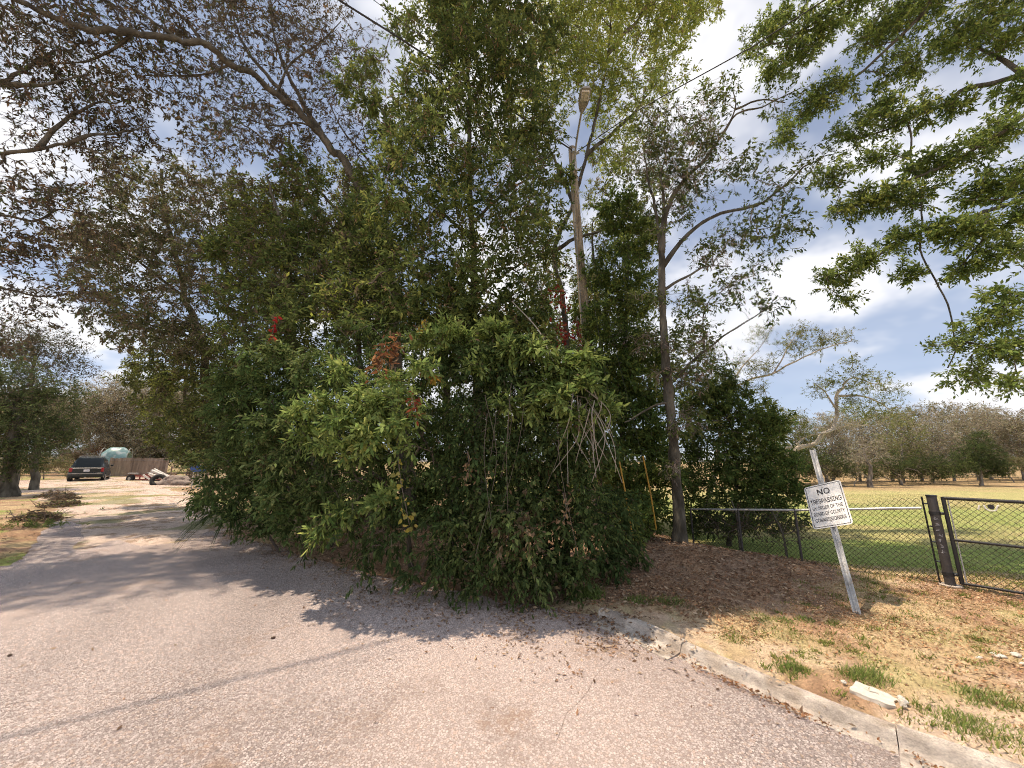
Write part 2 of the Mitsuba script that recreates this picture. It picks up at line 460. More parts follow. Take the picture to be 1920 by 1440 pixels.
a_ = np.linspace(-1, 1, 220)
gx = 5.5 * np.sinh(5.1 * a_) / np.sinh(1.0) * 0.75 + 1.0
gy = 5.5 * np.sinh(5.1 * a_) / np.sinh(1.0) * 0.75 + 5.5
GX, GY = np.meshgrid(gx, gy, indexing='ij')
GZ = level(GX.ravel(), GY.ravel()).reshape(GX.shape)
i_, j_ = np.meshgrid(np.arange(219), np.arange(219), indexing='ij')
q_ = np.stack([i_ * 220 + j_, (i_ + 1) * 220 + j_, (i_ + 1) * 220 + j_ + 1, i_ * 220 + j_ + 1], -1).reshape(-1, 4)
structure('ground', (np.stack([GX, GY, GZ], -1).reshape(-1, 3), np.vstack([q_[:, :3], q_[:, [0, 2, 3]]])), 'ground_skin', 'leafy verge, mown field and dirt yard around the road', smooth=True)


def asphalt_color(p, n, uv):
    x, y = p.x, p.y
    d1, d2, w = voronoi(x * 60, y * 60)
    e1, e2, v = voronoi(x * 100 + 7, y * 100)
    big = fbm(x * 0.5, y * 0.5, 2.0, 3)
    stone = mix((0.215, 0.178, 0.172), (0.62, 0.545, 0.522), w)
    stone = mix(stone, (0.47, 0.36, 0.31), smoothstep(0.80, 0.9, cell_rand(dr.floor(w * 977.0), 3.0)))
    small = mix((0.22, 0.182, 0.172), (0.46, 0.40, 0.378), v)
    c = mix(stone, small, smoothstep(0.42, 0.62, d1))
    gap = smoothstep(0.02, 0.22, d2 - d1)
    c = mix((0.11, 0.088, 0.08), c, 0.35 + 0.65 * gap)
    c = mix(c, mi.Color3f(0.42, 0.335, 0.295), 0.35 * smoothstep(0.45, 0.75, big))
    band = fbm((x + 0.6 * y) * 0.55, (y - 0.6 * x) * 0.14, 5.0, 3)
    c = c * (0.86 + 0.28 * smoothstep(0.3, 0.7, band))
    c = mix(c, mi.Color3f(0.19, 0.15, 0.13), 0.28 * smoothstep(0.64, 0.70, fbm(x * 0.75 + 11, y * 0.75, 40.0, 4)) * smoothstep(0.25, 0.6, noise(x * 23, y * 23, 7.0)))
    # rusty leaf stains on the surface, darker and with an outline of their own
    st = 0.6 * smoothstep(0.66, 0.80, fbm(x * 2.1 + 3, y * 2.1, 30.0, 4)) * smoothstep(0.3, 0.6, noise(x * 31, y * 31, 4.0))
    c = mix(c, mi.Color3f(0.24, 0.145, 0.085), 0.7 * st)
    # hairline cracks
    wx, wy = x + 0.5 * (fbm(x * 0.9, y * 0.9, 5.0, 4) - 0.5), y + 0.5 * (fbm(x * 0.9 + 9, y * 0.9, 6.0, 4) - 0.5)
    f1, f2, u = voronoi(wx * 0.55 + 0.3, wy * 0.55)
    crack = smoothstep(0.006, 0.002, f2 - f1) * smoothstep(0.5, 0.6, noise(x * 1.3, y * 1.3, 8.0))
    return mix(c, mi.Color3f(0.10, 0.08, 0.07), 0.5 * crack)


def asphalt_relief(p, n, uv):
    d1, d2, w = voronoi(p.x * 60, p.y * 60)
    return smoothstep(0.0, 0.35, d2 - d1) * (0.6 + 0.4 * w)


mat('asphalt', {'type': 'bumpmap', 'relief': proc(asphalt_relief, 1.5e-3), 'scale': 0.0035, 'bsdf': {'type': 'principled', 'base_color': proc(asphalt_color), 'roughness': 0.85, 'specular': 0.3}})
edge = np.array(ROAD.exterior.segmentize(0.15).coords)[:-1]
wob = 0.16 * (meshkit.noise(np.column_stack([edge * 1.9, edge[:, 0] * 0]), 8) - 0.5) + 0.08 * (meshkit.noise(np.column_stack([edge * 7, edge[:, 0] * 0]), 9) - 0.5)
kd = shapely.distance(LineString(KERB), shapely.points(edge))
nrm = unit(np.roll(edge, -1, 0) - np.roll(edge, 1, 0))[:, ::-1] * [1, -1]
edge = edge + nrm * (wob * (kd > 0.3))[:, None]
rp = Polygon(edge).buffer(0)
v2, f2 = trimesh.creation.triangulate_polygon(rp, engine='earcut')
structure('road', (np.column_stack([v2, np.full(len(v2), ROAD_Z)]), f2[:, ::-1] if np.cross(v2[f2[0, 1]] - v2[f2[0, 0]], v2[f2[0, 2]] - v2[f2[0, 0]]) < 0 else f2), 'asphalt', 'sunlit weathered asphalt road end with pinkish stones and leaf shadows')

# dirt drive that leads off to the yard, a sheet of its own over the ground
lane = catmull(np.column_stack([np.vstack([[-6.9, 7.9], [-9.6, 10.6], np.array(LANE.coords)[3:]]), np.zeros(6)]), 0.35)[:, :2]
tn = unit(np.gradient(lane, axis=0))
half = np.interp(np.arange(len(lane)), [0, len(lane) * 0.25, len(lane) * 0.45, len(lane) * 0.66, len(lane) - 1], [1.3, 2.2, 2.7, 4.6, 6.5])
ac = np.linspace(-1, 1, 25)
wv = half[:, None] * (1 + 0.35 * (meshkit.noise(np.stack([lane[:, 0], lane[:, 1], lane[:, 0] * 0], -1) * 0.6, 4) - 0.5)[:, None])
DX = lane[:, :1] - tn[:, 1:] * ac * wv
DY = lane[:, 1:] + tn[:, :1] * ac * wv
DZ = level(DX.ravel(), DY.ravel()).reshape(DX.shape)
DZ = np.maximum(DZ, ROAD_Z) + 0.030 * (1 - ac ** 4) * np.clip(np.arange(len(lane)) / 6.0 - 0.25, -0.3, 1)[:, None] - 0.012 * ac ** 6 - 0.02 * (np.exp(-((np.abs(ac * wv) - 0.8) / 0.25) ** 2))


def drive_color(p, n, uv):
    x, y = p.x, p.y
    a = fbm(x * 0.9, y * 0.9, 2.0, 3)
    f = fbm(x * 11, y * 11, 2.0, 3)
    c = mix((0.36, 0.285, 0.235), (0.60, 0.495, 0.42), f)
    c = mix(c, (0.25, 0.165, 0.11), 0.75 * smoothstep(0.55, 0.66, fbm(x * 1.7, y * 1.7, 3.0, 4)) * smoothstep(0.3, 0.55, noise(x * 17, y * 17, 1.0)))
    c = mix(c, mix((0.30, 0.23, 0.10), (0.42, 0.33, 0.17), f), 0.6 * smoothstep(0.58, 0.7, a))
    c = mix(c, (0.22, 0.14, 0.085), 0.7 * smoothstep(0.62, 0.72, fbm(x * 3.1, y * 3.1, 9.0, 3)))
    c = mix(c, (0.13, 0.15, 0.04), 0.6 * smoothstep(0.60, 0.70, fbm(x * 0.6 + 4, y * 0.6, 14.0, 3)))
    return c * (0.8 + 0.4 * noise(x * 90, y * 90, 0.0))


mat('drive_skin', {'type': 'bumpmap', 'relief': proc(ground_relief, 4e-3), 'scale': 0.02, 'bsdf': {'type': 'principled', 'base_color': proc(drive_color), 'roughness': 0.95, 'specular': 0.15}})
n_, m_ = DX.shape
i_, j_ = np.meshgrid(np.arange(n_ - 1), np.arange(m_ - 1), indexing='ij')
q_ = np.stack([i_ * m_ + j_, i_ * m_ + j_ + 1, (i_ + 1) * m_ + j_ + 1, (i_ + 1) * m_ + j_], -1).reshape(-1, 4)[:, ::-1]
structure('dirt_drive', (np.stack([DX, DY, DZ], -1).reshape(-1, 3), np.vstack([q_[:, :3], q_[:, [0, 2, 3]]])), 'drive_skin', 'pale sandy dirt drive leading to the yard on the left', smooth=True)


# ---------------------------------------------------------------- kerb with its gutter, cast in lengths
def concrete_color(p, n, uv):
    x, y, z = p.x, p.y, p.z
    f = fbm(x * 9, y * 9, z * 9, 4)
    g = noise(x * 160, y * 160, z * 160)
    c = mix((0.30, 0.262, 0.228), (0.52, 0.47, 0.415), smoothstep(0.2, 0.8, f))
    c = mix(c, (0.22, 0.155, 0.10), 0.4 * smoothstep(0.54, 0.74, fbm(x * 4, y * 4, z * 4 + 9, 4)))
    c = mix(c, (0.12, 0.10, 0.085), 0.35 * smoothstep(0.62, 0.75, fbm(x * 12, y * 12, z * 30, 3)))
    return c * (0.72 + 0.56 * g)


def concrete_relief(p, n, uv):
    return 0.6 * noise(p.x * 110, p.y * 110, p.z * 110) + 0.4 * fbm(p.x * 25, p.y * 25, p.z * 25, 2)


mat('concrete', {'type': 'bumpmap', 'relief': proc(concrete_relief, 2e-3), 'scale': 0.006, 'bsdf': {'type': 'principled', 'base_color': proc(concrete_color), 'roughness': 0.9, 'specular': 0.25}})
PROFILE = np.array([[0.0, -0.30], [0.0, 0.0], [0.010, 0.012], [0.080, 0.014], [0.098, 0.008], [0.108, -0.006], [0.125, -0.046], [0.140, -0.058], [0.20, -0.064], [0.31, -0.067], [0.318, -0.070], [0.318, -0.30]])
tk = unit(np.gradient(KERB, axis=0))
nk = np.stack([tk[:, 1], -tk[:, 0]], -1)
nk *= -1 if (KERB[60] + nk[60] * 0.3)[0] > KERB[60][0] else 1          # towards the road
s_ = np.concatenate([[0], np.cumsum(np.linalg.norm(np.diff(KERB, axis=0), axis=1))])
joint = s_[np.argmin(np.linalg.norm(KERB - np.array((2.477, 2.729, 0.000)[:2]), axis=1))]
joint2 = s_[np.argmin(np.linalg.norm(KERB - np.array((1.619, 3.794, 0.000)[:2]), axis=1))]
cuts = [0.02, joint2, joint, joint + 3.0, joint + 6.0, s_[-1]]
kerb = key_for('kerb')
labels[kerb] = {'label': 'stained concrete kerb with gutter curving along the verge', 'kind': 'structure'}
for a, b in zip(cuts[:-1], cuts[1:]):
    ss = np.arange(a + 0.002, b - 0.004, 0.1)
    ss = np.append(ss, b - 0.003)
    C0 = np.column_stack([np.interp(ss, s_, KERB[:, 0]), np.interp(ss, s_, KERB[:, 1])])
    Nn = np.column_stack([np.interp(ss, s_, nk[:, 0]), np.interp(ss, s_, nk[:, 1])])
    chip = np.where(PROFILE[None, :, 0] > 0.13, 0.003, 0.012) * (fbm_np(np.stack([ss[:, None] * 5 + PROFILE[None, :, 0] * 30, PROFILE[None, :, 1] * 30 + ss[:, None] * 0, ss[:, None] * 0 + a + PROFILE[None, :, 0] * 0], -1)) - 0.5)
    settle = 0.012 * math.sin(a * 5)
    V = np.concatenate([C0[:, None, :] + Nn[:, None, :] * (PROFILE[None, :, :1] + chip[..., None]), np.broadcast_to(PROFILE[None, :, 1:] + settle, (len(ss), len(PROFILE), 1)) + chip[..., None]], -1)
    n, k = V.shape[:2]
    i, j = np.meshgrid(np.arange(n - 1), np.arange(k - 1), indexing='ij')
    A, B, C2, D = i * k + j, i * k + j + 1, (i + 1) * k + j + 1, (i + 1) * k + j
    F = np.vstack([np.stack([A, C2, B], -1).reshape(-1, 3), np.stack([A, D, C2], -1).reshape(-1, 3)])
    cap = np.array([[0, c, c + 1] for c in range(1, k - 1)])
    F = np.vstack([F, cap, (n - 1) * k + cap[:, ::-1]])
    part(kerb, 'section', (V.reshape(-1, 3), F), 'concrete', smooth=40)


def kerb_offset(x, y):
    """Signed distance behind the kerb's back edge (negative: towards the road)."""
    d = shapely.distance(LineString(KERB), shapely.points(x, y))
    return np.where(shapely.contains_xy(ROAD, x, y), -d, d)


# ---------------------------------------------------------------- fallen leaves, grass
def scatter(n, x0, x1, y0, y1, rng, keep):
    x, y = rng.uniform(x0, x1, n), rng.uniform(y0, y1, n)
    ok = rng.random(n) < keep(x, y)
    return x[ok], y[ok]


def surface(x, y):
    inside = shapely.contains_xy(rp, x, y)
    z = np.where(inside, ROAD_Z, level(x, y))
    ko = kerb_offset(x, y)
    return np.where((ko < 0) & (ko > -0.318) & (x > -2.5), np.interp(-ko, PROFILE[1:-1, 0], PROFILE[1:-1, 1]) + 0.004, z)


def flat_leaves(x, y, length, wid, pal, rng, lift=0.03):
    z = surface(x, y) + rng.uniform(0.004, lift, len(x))
    a = rng.uniform(0, 2 * PI, len(x))
    L = unit(np.stack([np.cos(a), np.sin(a), rng.normal(0, 0.25, len(x))], -1))
    N = unit(np.array([0, 0, 1.0]) + rng.normal(0, 0.35, (len(x), 3)))
    N = unit(N - L * (N * L).sum(1, keepdims=True))
    l = length * rng.uniform(0.6, 1.3, len(x))
    V, tri = leaf_arrays(np.stack([x, y, z], -1) - L * l[:, None] / 2, L, N, l, l * wid * rng.uniform(0.7, 1.2, len(x)), 'fold', rng, curl=-0.25)
    C = np.array(pal)[rng.integers(0, len(pal), len(x))] * rng.uniform(0.6, 1.35, (len(x), 1))
    return leaf_mesh(V, tri, C)


DRY = [(0.28, 0.175, 0.115), (0.39, 0.27, 0.18), (0.17, 0.11, 0.075), (0.52, 0.40, 0.28), (0.28, 0.215, 0.16), (0.33, 0.19, 0.115)]
rng = np.random.default_rng(11)


def litter_keep(x, y):
    b = np.interp(x, [-9, -6, -4.5, -3, -1.5, -0.4, 0.6, 1.2, 2.0, 3.0, 4.6, 5.2], [10.5, 8.6, 7.6, 6.6, 5.55, 5.05, 4.65, 4.32, 4.4, 4.8, 5.7, 6.2])
    n = meshkit.noise(np.stack([x * 1.8, y * 1.8, x * 0], -1), 3)
    k = sstep(-0.25, 0.35, y - b + 0.5 * (n - 0.5))
    return np.clip(k, 0, 1) * sstep(5.6, 4.6, x + 0.3 * (y - 6)) * np.where(x < -1, 0.8, 1.0)


x, y = scatter(52000, -8, 5.6, 4.2, 9.6, rng, litter_keep)
x2, y2 = scatter(44000, 1.0, 7.5, 2.0, 5.8, rng, lambda x, y: (kerb_offset(x, y) > 0.0) * (0.25 + 0.75 * sstep(0.30, 0.65, meshkit.noise(np.stack([x * 1.4, y * 1.4, x * 0], -1), 13))) * sstep(0.0, 1.1, kerb_offset(x, y) + 0.2) * (0.3 + 0.7 * sstep(2.6, 4.6, y)))
x3, y3 = scatter(12000, -14, -7, 5.5, 14, rng, lambda x, y: (~shapely.contains_xy(rp, x, y)) * 0.7 * sstep(0.35, 0.65, meshkit.noise(np.stack([x, y, x * 0], -1), 17)))
ls = [flat_leaves(x, y, 0.055, 0.45, DRY, rng, 0.035), flat_leaves(x2, y2, 0.034, 0.42, [(0.44, 0.255, 0.14), (0.53, 0.35, 0.21), (0.30, 0.165, 0.095), (0.60, 0.46, 0.30), (0.22, 0.125, 0.08)], rng, 0.02), flat_leaves(x3, y3, 0.06, 0.45, DRY, rng, 0.03)]
# a thin drift in the gutter and single leaves on the asphalt
gs = rng.uniform(0.5, joint + 2.0, 1500)
gs = gs[rng.random(1500) < 0.1 + 0.9 * sstep(0.35, 0.7, meshkit.noise(np.stack([gs * 2.2, gs * 0, gs * 0], -1), 5))]
go = 0.15 + np.abs(rng.normal(0, 0.045, len(gs))) + 0.05 * sstep(0.55, 0.8, meshkit.noise(np.stack([gs * 3, gs * 0 + 4, gs * 0], -1), 6))
gxy = np.column_stack([np.interp(gs, s_, KERB[:, 0]) + np.interp(gs, s_, nk[:, 0]) * go, np.interp(gs, s_, KERB[:, 1]) + np.interp(gs, s_, nk[:, 1]) * go])
ls.append(flat_leaves(gxy[:, 0], gxy[:, 1], 0.026, 0.45, [(0.25, 0.12, 0.06), (0.36, 0.19, 0.10), (0.16, 0.09, 0.055)], rng, 0.012))


def road_keep(x, y):
    b = np.interp(x, [-9, -6, -4.5, -3, -1.5, -0.4, 0.6, 1.2, 2.5], [10.5, 8.6, 7.6, 6.6, 5.6, 5.1, 4.8, 4.5, 3.6])
    n = meshkit.noise(np.stack([x * 2.6, y * 2.6, x * 0], -1), 23)
    b = b - 0.55 * sstep(3.2, 1.2, np.abs(x + 0.6)) - 0.25
    return np.exp(-np.clip(b - y, 0, 9) / 0.24) * (0.25 + 0.75 * sstep(0.35, 0.6, n)) + 0.30 * np.exp(-((x - 0.55) / 0.8) ** 2 - ((y - 4.0) / 0.25) ** 2) * sstep(0.60, 0.72, n) + 0.03 * np.exp(-np.clip(b - y, 0, 9) / 0.6) * sstep(0.5, 0.75, n) + 0.0015


x, y = scatter(60000, -8, 2.4, 1.5, 9.0, rng, road_keep)
ok = shapely.contains_xy(rp, x, y)
ls.append(flat_leaves(x[ok], y[ok], 0.038, 0.45, DRY, rng, 0.008))
V = np.vstack([m[0] for m, c in ls])
off = np.cumsum([0] + [len(m[0]) for m, c in ls])
F = np.vstack([m[1] + o for (m, c), o in zip(ls, off)])
k = part(None, 'leaf_litter', (V, F), 'leaf_dry', color=np.vstack([c for m, c in ls]))
labels[k] = {'label': 'brown fallen leaves littered under the thicket and over the verge', 'category': 'leaf litter', 'kind': 'stuff'}


def blades(x, y, h, w, pal, rng, lean=0.5, z=None):
    n = len(x)
    z = (surface(x, y) if z is None else z) - 0.006
    a = rng.uniform(0, 2 * PI, n)
    hh = h * rng.uniform(0.5, 1.35, n)
    tip = np.stack([np.cos(a) * lean * rng.random(n), np.sin(a) * lean * rng.random(n), np.ones(n)], -1) * hh[:, None]
    s = np.stack([-np.sin(a + 0.6), np.cos(a + 0.6), a * 0], -1) * (w * rng.uniform(0.6, 1.3, n))[:, None] / 2
    B = np.stack([x, y, z], -1)
    mid = tip * 0.5 + np.array([0, 0, 0.12]) * hh[:, None]
    V = np.stack([B - s, B + s, B + mid + s * 0.8, B + mid - s * 0.8, B + tip], 1)
    C = np.array(pal)[rng.integers(0, len(pal), n)] * rng.uniform(0.7, 1.3, (n, 1))
    F = (np.arange(n)[:, None, None] * 5 + np.array([[0, 1, 2], [0, 2, 3], [3, 2, 4]])).reshape(-1, 3)
    return (V.reshape(-1, 3), F), np.repeat(C, 5, 0)


GREEN = [(0.20, 0.25, 0.06), (0.28, 0.31, 0.09), (0.14, 0.19, 0.045), (0.38, 0.36, 0.14)]
STRAW = [(0.46, 0.36, 0.18), (0.38, 0.29, 0.13), (0.52, 0.43, 0.25), (0.28, 0.26, 0.09)]
gl = []
x, y = scatter(48000, 2.0, 9.5, 1.5, 6.6, rng, lambda x, y: (kerb_offset(x, y) > 0.05) * (0.05 + 0.9 * sstep(0.57, 0.68, fbm_np(np.stack([x * 1.5, y * 1.5, x * 0 + 3], -1)))) * (1 - 0.8 * litter_keep(x, y)))
gl.append(blades(x, y, 0.03, 0.005, GREEN + STRAW[:2], rng, 1.2))
x, y = scatter(22000, 2.2, 9.5, 1.5, 5.8, rng, lambda x, y: (kerb_offset(x, y) > 0.03) * 0.9 * (1 - litter_keep(x, y)))
gl.append(blades(x, y, 0.022, 0.005, STRAW, rng, 1.6))
# small weeds of all sizes that blend the tufts into the verge
cx, cy = scatter(420, 2.0, 7.5, 1.8, 5.6, rng, lambda x, y: (kerb_offset(x, y) > 0.06) * (1 - litter_keep(x, y)))
cn = rng.integers(8, 46, len(cx))
x = np.repeat(cx, cn) + rng.normal(0, 1, cn.sum()) * np.repeat(rng.uniform(0.015, 0.07, len(cx)), cn)
y = np.repeat(cy, cn) + rng.normal(0, 1, cn.sum()) * np.repeat(rng.uniform(0.015, 0.05, len(cx)), cn)
gl.append(blades(x, y, 0.034, 0.008, GREEN, rng, 1.6))
u = rng.random(50000) ** 1.6
x = rng.uniform(2.2, 22, 50000)
y = 5.6 + u * 15
ok = (y + 0.45 * (x - 5.2) > 5.5) & (np.abs(np.arctan2(x, y)) < 1.0) & (litter_keep(x, y) < 0.3)
x, y = x[ok], y[ok]
band = y + 0.35 * (x - 8)
dry = rng.random(len(x)) < np.interp(band, [5.5, 6.5, 8.6, 9.6, 14, 20], [0.3, 0.1, 0.15, 0.55, 0.5, 0.85])
for sel, pal in ((dry, STRAW), (~dry, GREEN)):
    gl.append(blades(x[sel], y[sel], 0.045, 0.009, pal, rng, 0.8))
V = np.vstack([m[0] for m, c in gl])
off = np.cumsum([0] + [len(m[0]) for m, c in gl])
k = part(None, 'grass', (V, np.vstack([m[1] + o for (m, c), o in zip(gl, off)])), 'leaf_soft', color=np.vstack([c for m, c in gl]))
labels[k] = {'label': 'short patchy grass on the verge and the mown field', 'category': 'grass', 'kind': 'stuff'}


# ================================================================ trees and shrubs
def cfg(pal, ln, wid, n, shoot, **kw):
    return dict(pal=pal, len=ln, wid=wid, n=n, shoot=shoot, **kw)


LAUREL = [(0.092, 0.120, 0.040, 5), (0.130, 0.158, 0.048, 4), (0.066, 0.094, 0.034, 3), (0.235, 0.255, 0.075, 2)]
SUNLIT_TINT = [(0.155, 0.210, 0.062, 4), (0.215, 0.270, 0.085, 4), (0.100, 0.145, 0.045, 2.5), (0.33, 0.36, 0.11, 1.8)]  # sunlight painted in: lighter greens for the spray leaves
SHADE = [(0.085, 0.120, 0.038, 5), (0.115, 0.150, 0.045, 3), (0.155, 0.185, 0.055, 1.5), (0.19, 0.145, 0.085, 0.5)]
LIME = [(0.235, 0.275, 0.070, 4), (0.310, 0.335, 0.090, 3), (0.150, 0.185, 0.055, 3), (0.20, 0.16, 0.10, 0.8)]
BROWN = [(0.108, 0.094, 0.066, 5), (0.075, 0.067, 0.048, 4), (0.165, 0.115, 0.070, 1.4), (0.090, 0.108, 0.050, 3)]
DARKMIX = [(0.100, 0.112, 0.055, 5), (0.165, 0.142, 0.095, 3), (0.135, 0.148, 0.065, 4), (0.24, 0.19, 0.13, 1.6)]
OAK = [(0.125, 0.170, 0.050, 4), (0.185, 0.230, 0.062, 4), (0.085, 0.118, 0.040, 3), (0.29, 0.32, 0.09, 1.7)]
GREYB = [(0.275, 0.245, 0.180, 4), (0.220, 0.195, 0.140, 3), (0.33, 0.30, 0.225, 2), (0.20, 0.21, 0.105, 2.4)]
OLIVE = [(0.15, 0.165, 0.06, 4), (0.20, 0.205, 0.085, 3), (0.11, 0.12, 0.05, 2), (0.24, 0.20, 0.13, 1)]

# --- the tall evergreen in the middle
t = Tree('evergreen_tree', 'tall dense dark green evergreen tree in the middle, left of the street lamp', 'tree', 101, dense=5.0, leafy=1.5)
t.limb([(-0.57, 8.0, -0.1), (-0.786, 7.880, 3.507), (-0.881, 7.730, 5.985), (-0.978, 7.620, 7.567), (-1.025, 7.420, 9.448), (-1.078, 7.220, 11.587), (-1.097, 7.120, 14.034)], 0.13, 0.025, name='trunk', flare=0.4)
for q in ([(-0.913, 7.670, 6.625), (-1.556, 7.320, 7.063), (-2.214, 7.010, 7.491)], [(-0.941, 7.620, 7.005), (-0.120, 7.220, 7.529), (0.863, 7.320, 8.315)], [(-1.025, 7.420, 9.448), (-1.488, 7.010, 10.051), (-2.116, 6.910, 10.691)], [(-1.039, 7.420, 10.067), (-0.390, 7.220, 11.096), (0.404, 7.320, 12.232)], [(-0.846, 7.730, 5.457), (-1.332, 7.010, 5.581), (-2.177, 6.810, 5.826)], [(-0.841, 7.730, 5.198), (-0.111, 7.010, 5.460), (0.567, 7.120, 5.891)]):
    t.limb(q, 0.045, 0.012, k=6)
t.grow([(-1.20, 7.12, 12.79, 1.18), (-0.14, 7.42, 13.99, 1.12), (-1.94, 7.01, 11.78, 0.79), (0.33, 7.32, 11.89, 0.99), (-0.73, 6.71, 10.43, 1.11), (-1.98, 6.81, 9.67, 0.79), (0.06, 7.01, 9.45, 1.01), (-1.23, 6.50, 8.35, 1.03), (0.64, 7.42, 9.15, 0.66), (-2.08, 6.71, 7.63, 0.83), (-0.38, 6.50, 7.19, 1.00), (0.37, 7.32, 7.75, 0.69), (-2.52, 6.91, 6.38, 0.68), (-1.34, 6.41, 5.92, 0.86), (-0.05, 6.61, 5.94, 0.79), (0.47, 7.32, 6.14, 0.56), (-1.89, 6.50, 4.96, 0.75), (-0.64, 6.30, 4.65, 0.81), (0.36, 6.71, 4.73, 0.59), (-1.39, 7.12, 14.59, 1.33), (-1.15, 6.30, 3.92, 0.50), (-0.29, 6.30, 3.82, 0.50)], k=24, step=0.25)
t.grow([(-0.95, 6.20, 4.09, 0.48), (-0.19, 6.20, 4.09, 0.48), (-1.69, 6.10, 4.15, 0.45), (-2.51, 6.30, 4.03, 0.42), (-1.05, 5.80, 3.38, 0.35), (0.48, 6.30, 4.03, 0.35), (-0.35, 5.80, 3.38, 0.35), (-3.38, 6.80, 4.77, 0.46)], k=26, step=0.22)
t.grow([(-1.84, 5.00, 6.60, 0.31), (-1.44, 5.20, 7.22, 0.31), (-2.00, 5.40, 5.84, 0.30)], k=26, step=0.22, shell=0.1, flat=0.6)
t.grow([(-4.30, 7.92, 11.49, 0.48), (-3.85, 7.92, 12.01, 0.43), (-3.52, 7.74, 10.43, 0.41), (-2.69, 7.22, 8.37, 0.44), (-3.50, 7.74, 8.40, 0.39), (1.27, 8.45, 9.02, 0.40), (-2.93, 7.39, 12.33, 0.41), (-3.12, 7.57, 9.45, 0.31)], k=26, step=0.25, shell=0.1, flat=0.6)
t.grow([(-3.24, 7.57, 5.90, 0.72), (0.97, 8.54, 7.65, 0.55), (0.76, 8.10, 5.64, 0.51), (-3.53, 7.74, 7.23, 0.57), (-3.36, 7.22, 4.96, 0.62), (0.42, 6.86, 4.13, 0.47)], k=22, step=0.25)
t.twigs()
t.leaves(cfg(LAUREL, 0.130, 0.36, 9, 0.26, droop=0.35, tumble=0.55), per=1.4)

t.leaves(cfg([(0.22, 0.15, 0.09, 3), (0.15, 0.105, 0.07, 2), (0.27, 0.22, 0.10, 2)], 0.09, 0.3, 6, 0.18, droop=0.9, tumble=0.8), bsdf='leaf_dry', name='dead_leaves', per=0.1)

# --- yellow-green tree behind the lamp
t = Tree('lime_green_tree', 'tall airy yellow-green tree behind the street lamp head', 'tree', 102, dense=4.8, leafy=2.7)
t.limb([(1.05, 10.4, -0.1), (1.564, 10.300, 4.077), (1.491, 10.100, 6.286), (1.247, 10.000, 7.782), (1.893, 10.000, 9.416), (2.528, 9.800, 11.749), (3.200, 9.800, 14.914), (3.560, 9.800, 18.197)], 0.11, 0.02, name='trunk', flare=0.3)
for q in ([(1.247, 10.000, 7.782), (2.098, 10.000, 8.316), (3.030, 10.100, 8.656), (3.129, 10.200, 9.381)], [(1.893, 10.000, 9.416), (1.353, 10.000, 10.952), (0.866, 10.000, 12.366)], [(2.351, 9.900, 11.055), (3.900, 10.200, 12.792), (5.464, 10.500, 15.154)], [(3.200, 9.800, 14.914), (4.468, 10.000, 16.816), (5.907, 10.300, 19.041)]):
    t.limb(q, 0.075, 0.015, k=6)
t.grow([(2.38, 9.50, 15.83, 1.50), (4.20, 10.00, 17.06, 1.49), (5.55, 10.40, 16.68, 1.15), (2.63, 9.50, 13.66, 1.10), (1.71, 9.50, 14.08, 1.20), (3.60, 10.00, 13.21, 1.23), (5.35, 10.50, 14.92, 0.84), (2.36, 9.50, 17.69, 1.45), (4.78, 10.00, 18.53, 1.72), (6.62, 10.50, 18.34, 1.09), (3.23, 10.00, 11.35, 0.85), (1.41, 9.50, 16.06, 1.41), (0.84, 9.60, 12.54, 1.01), (7.23, 10.50, 19.38, 1.20)], k=17, step=0.3, shell=0.2)
t.twigs()
t.leaves(cfg(LIME, 0.135, 0.36, 8, 0.26, droop=0.35, tumble=0.6, keep=0.8), bsdf='leaf_soft', per=1.0)

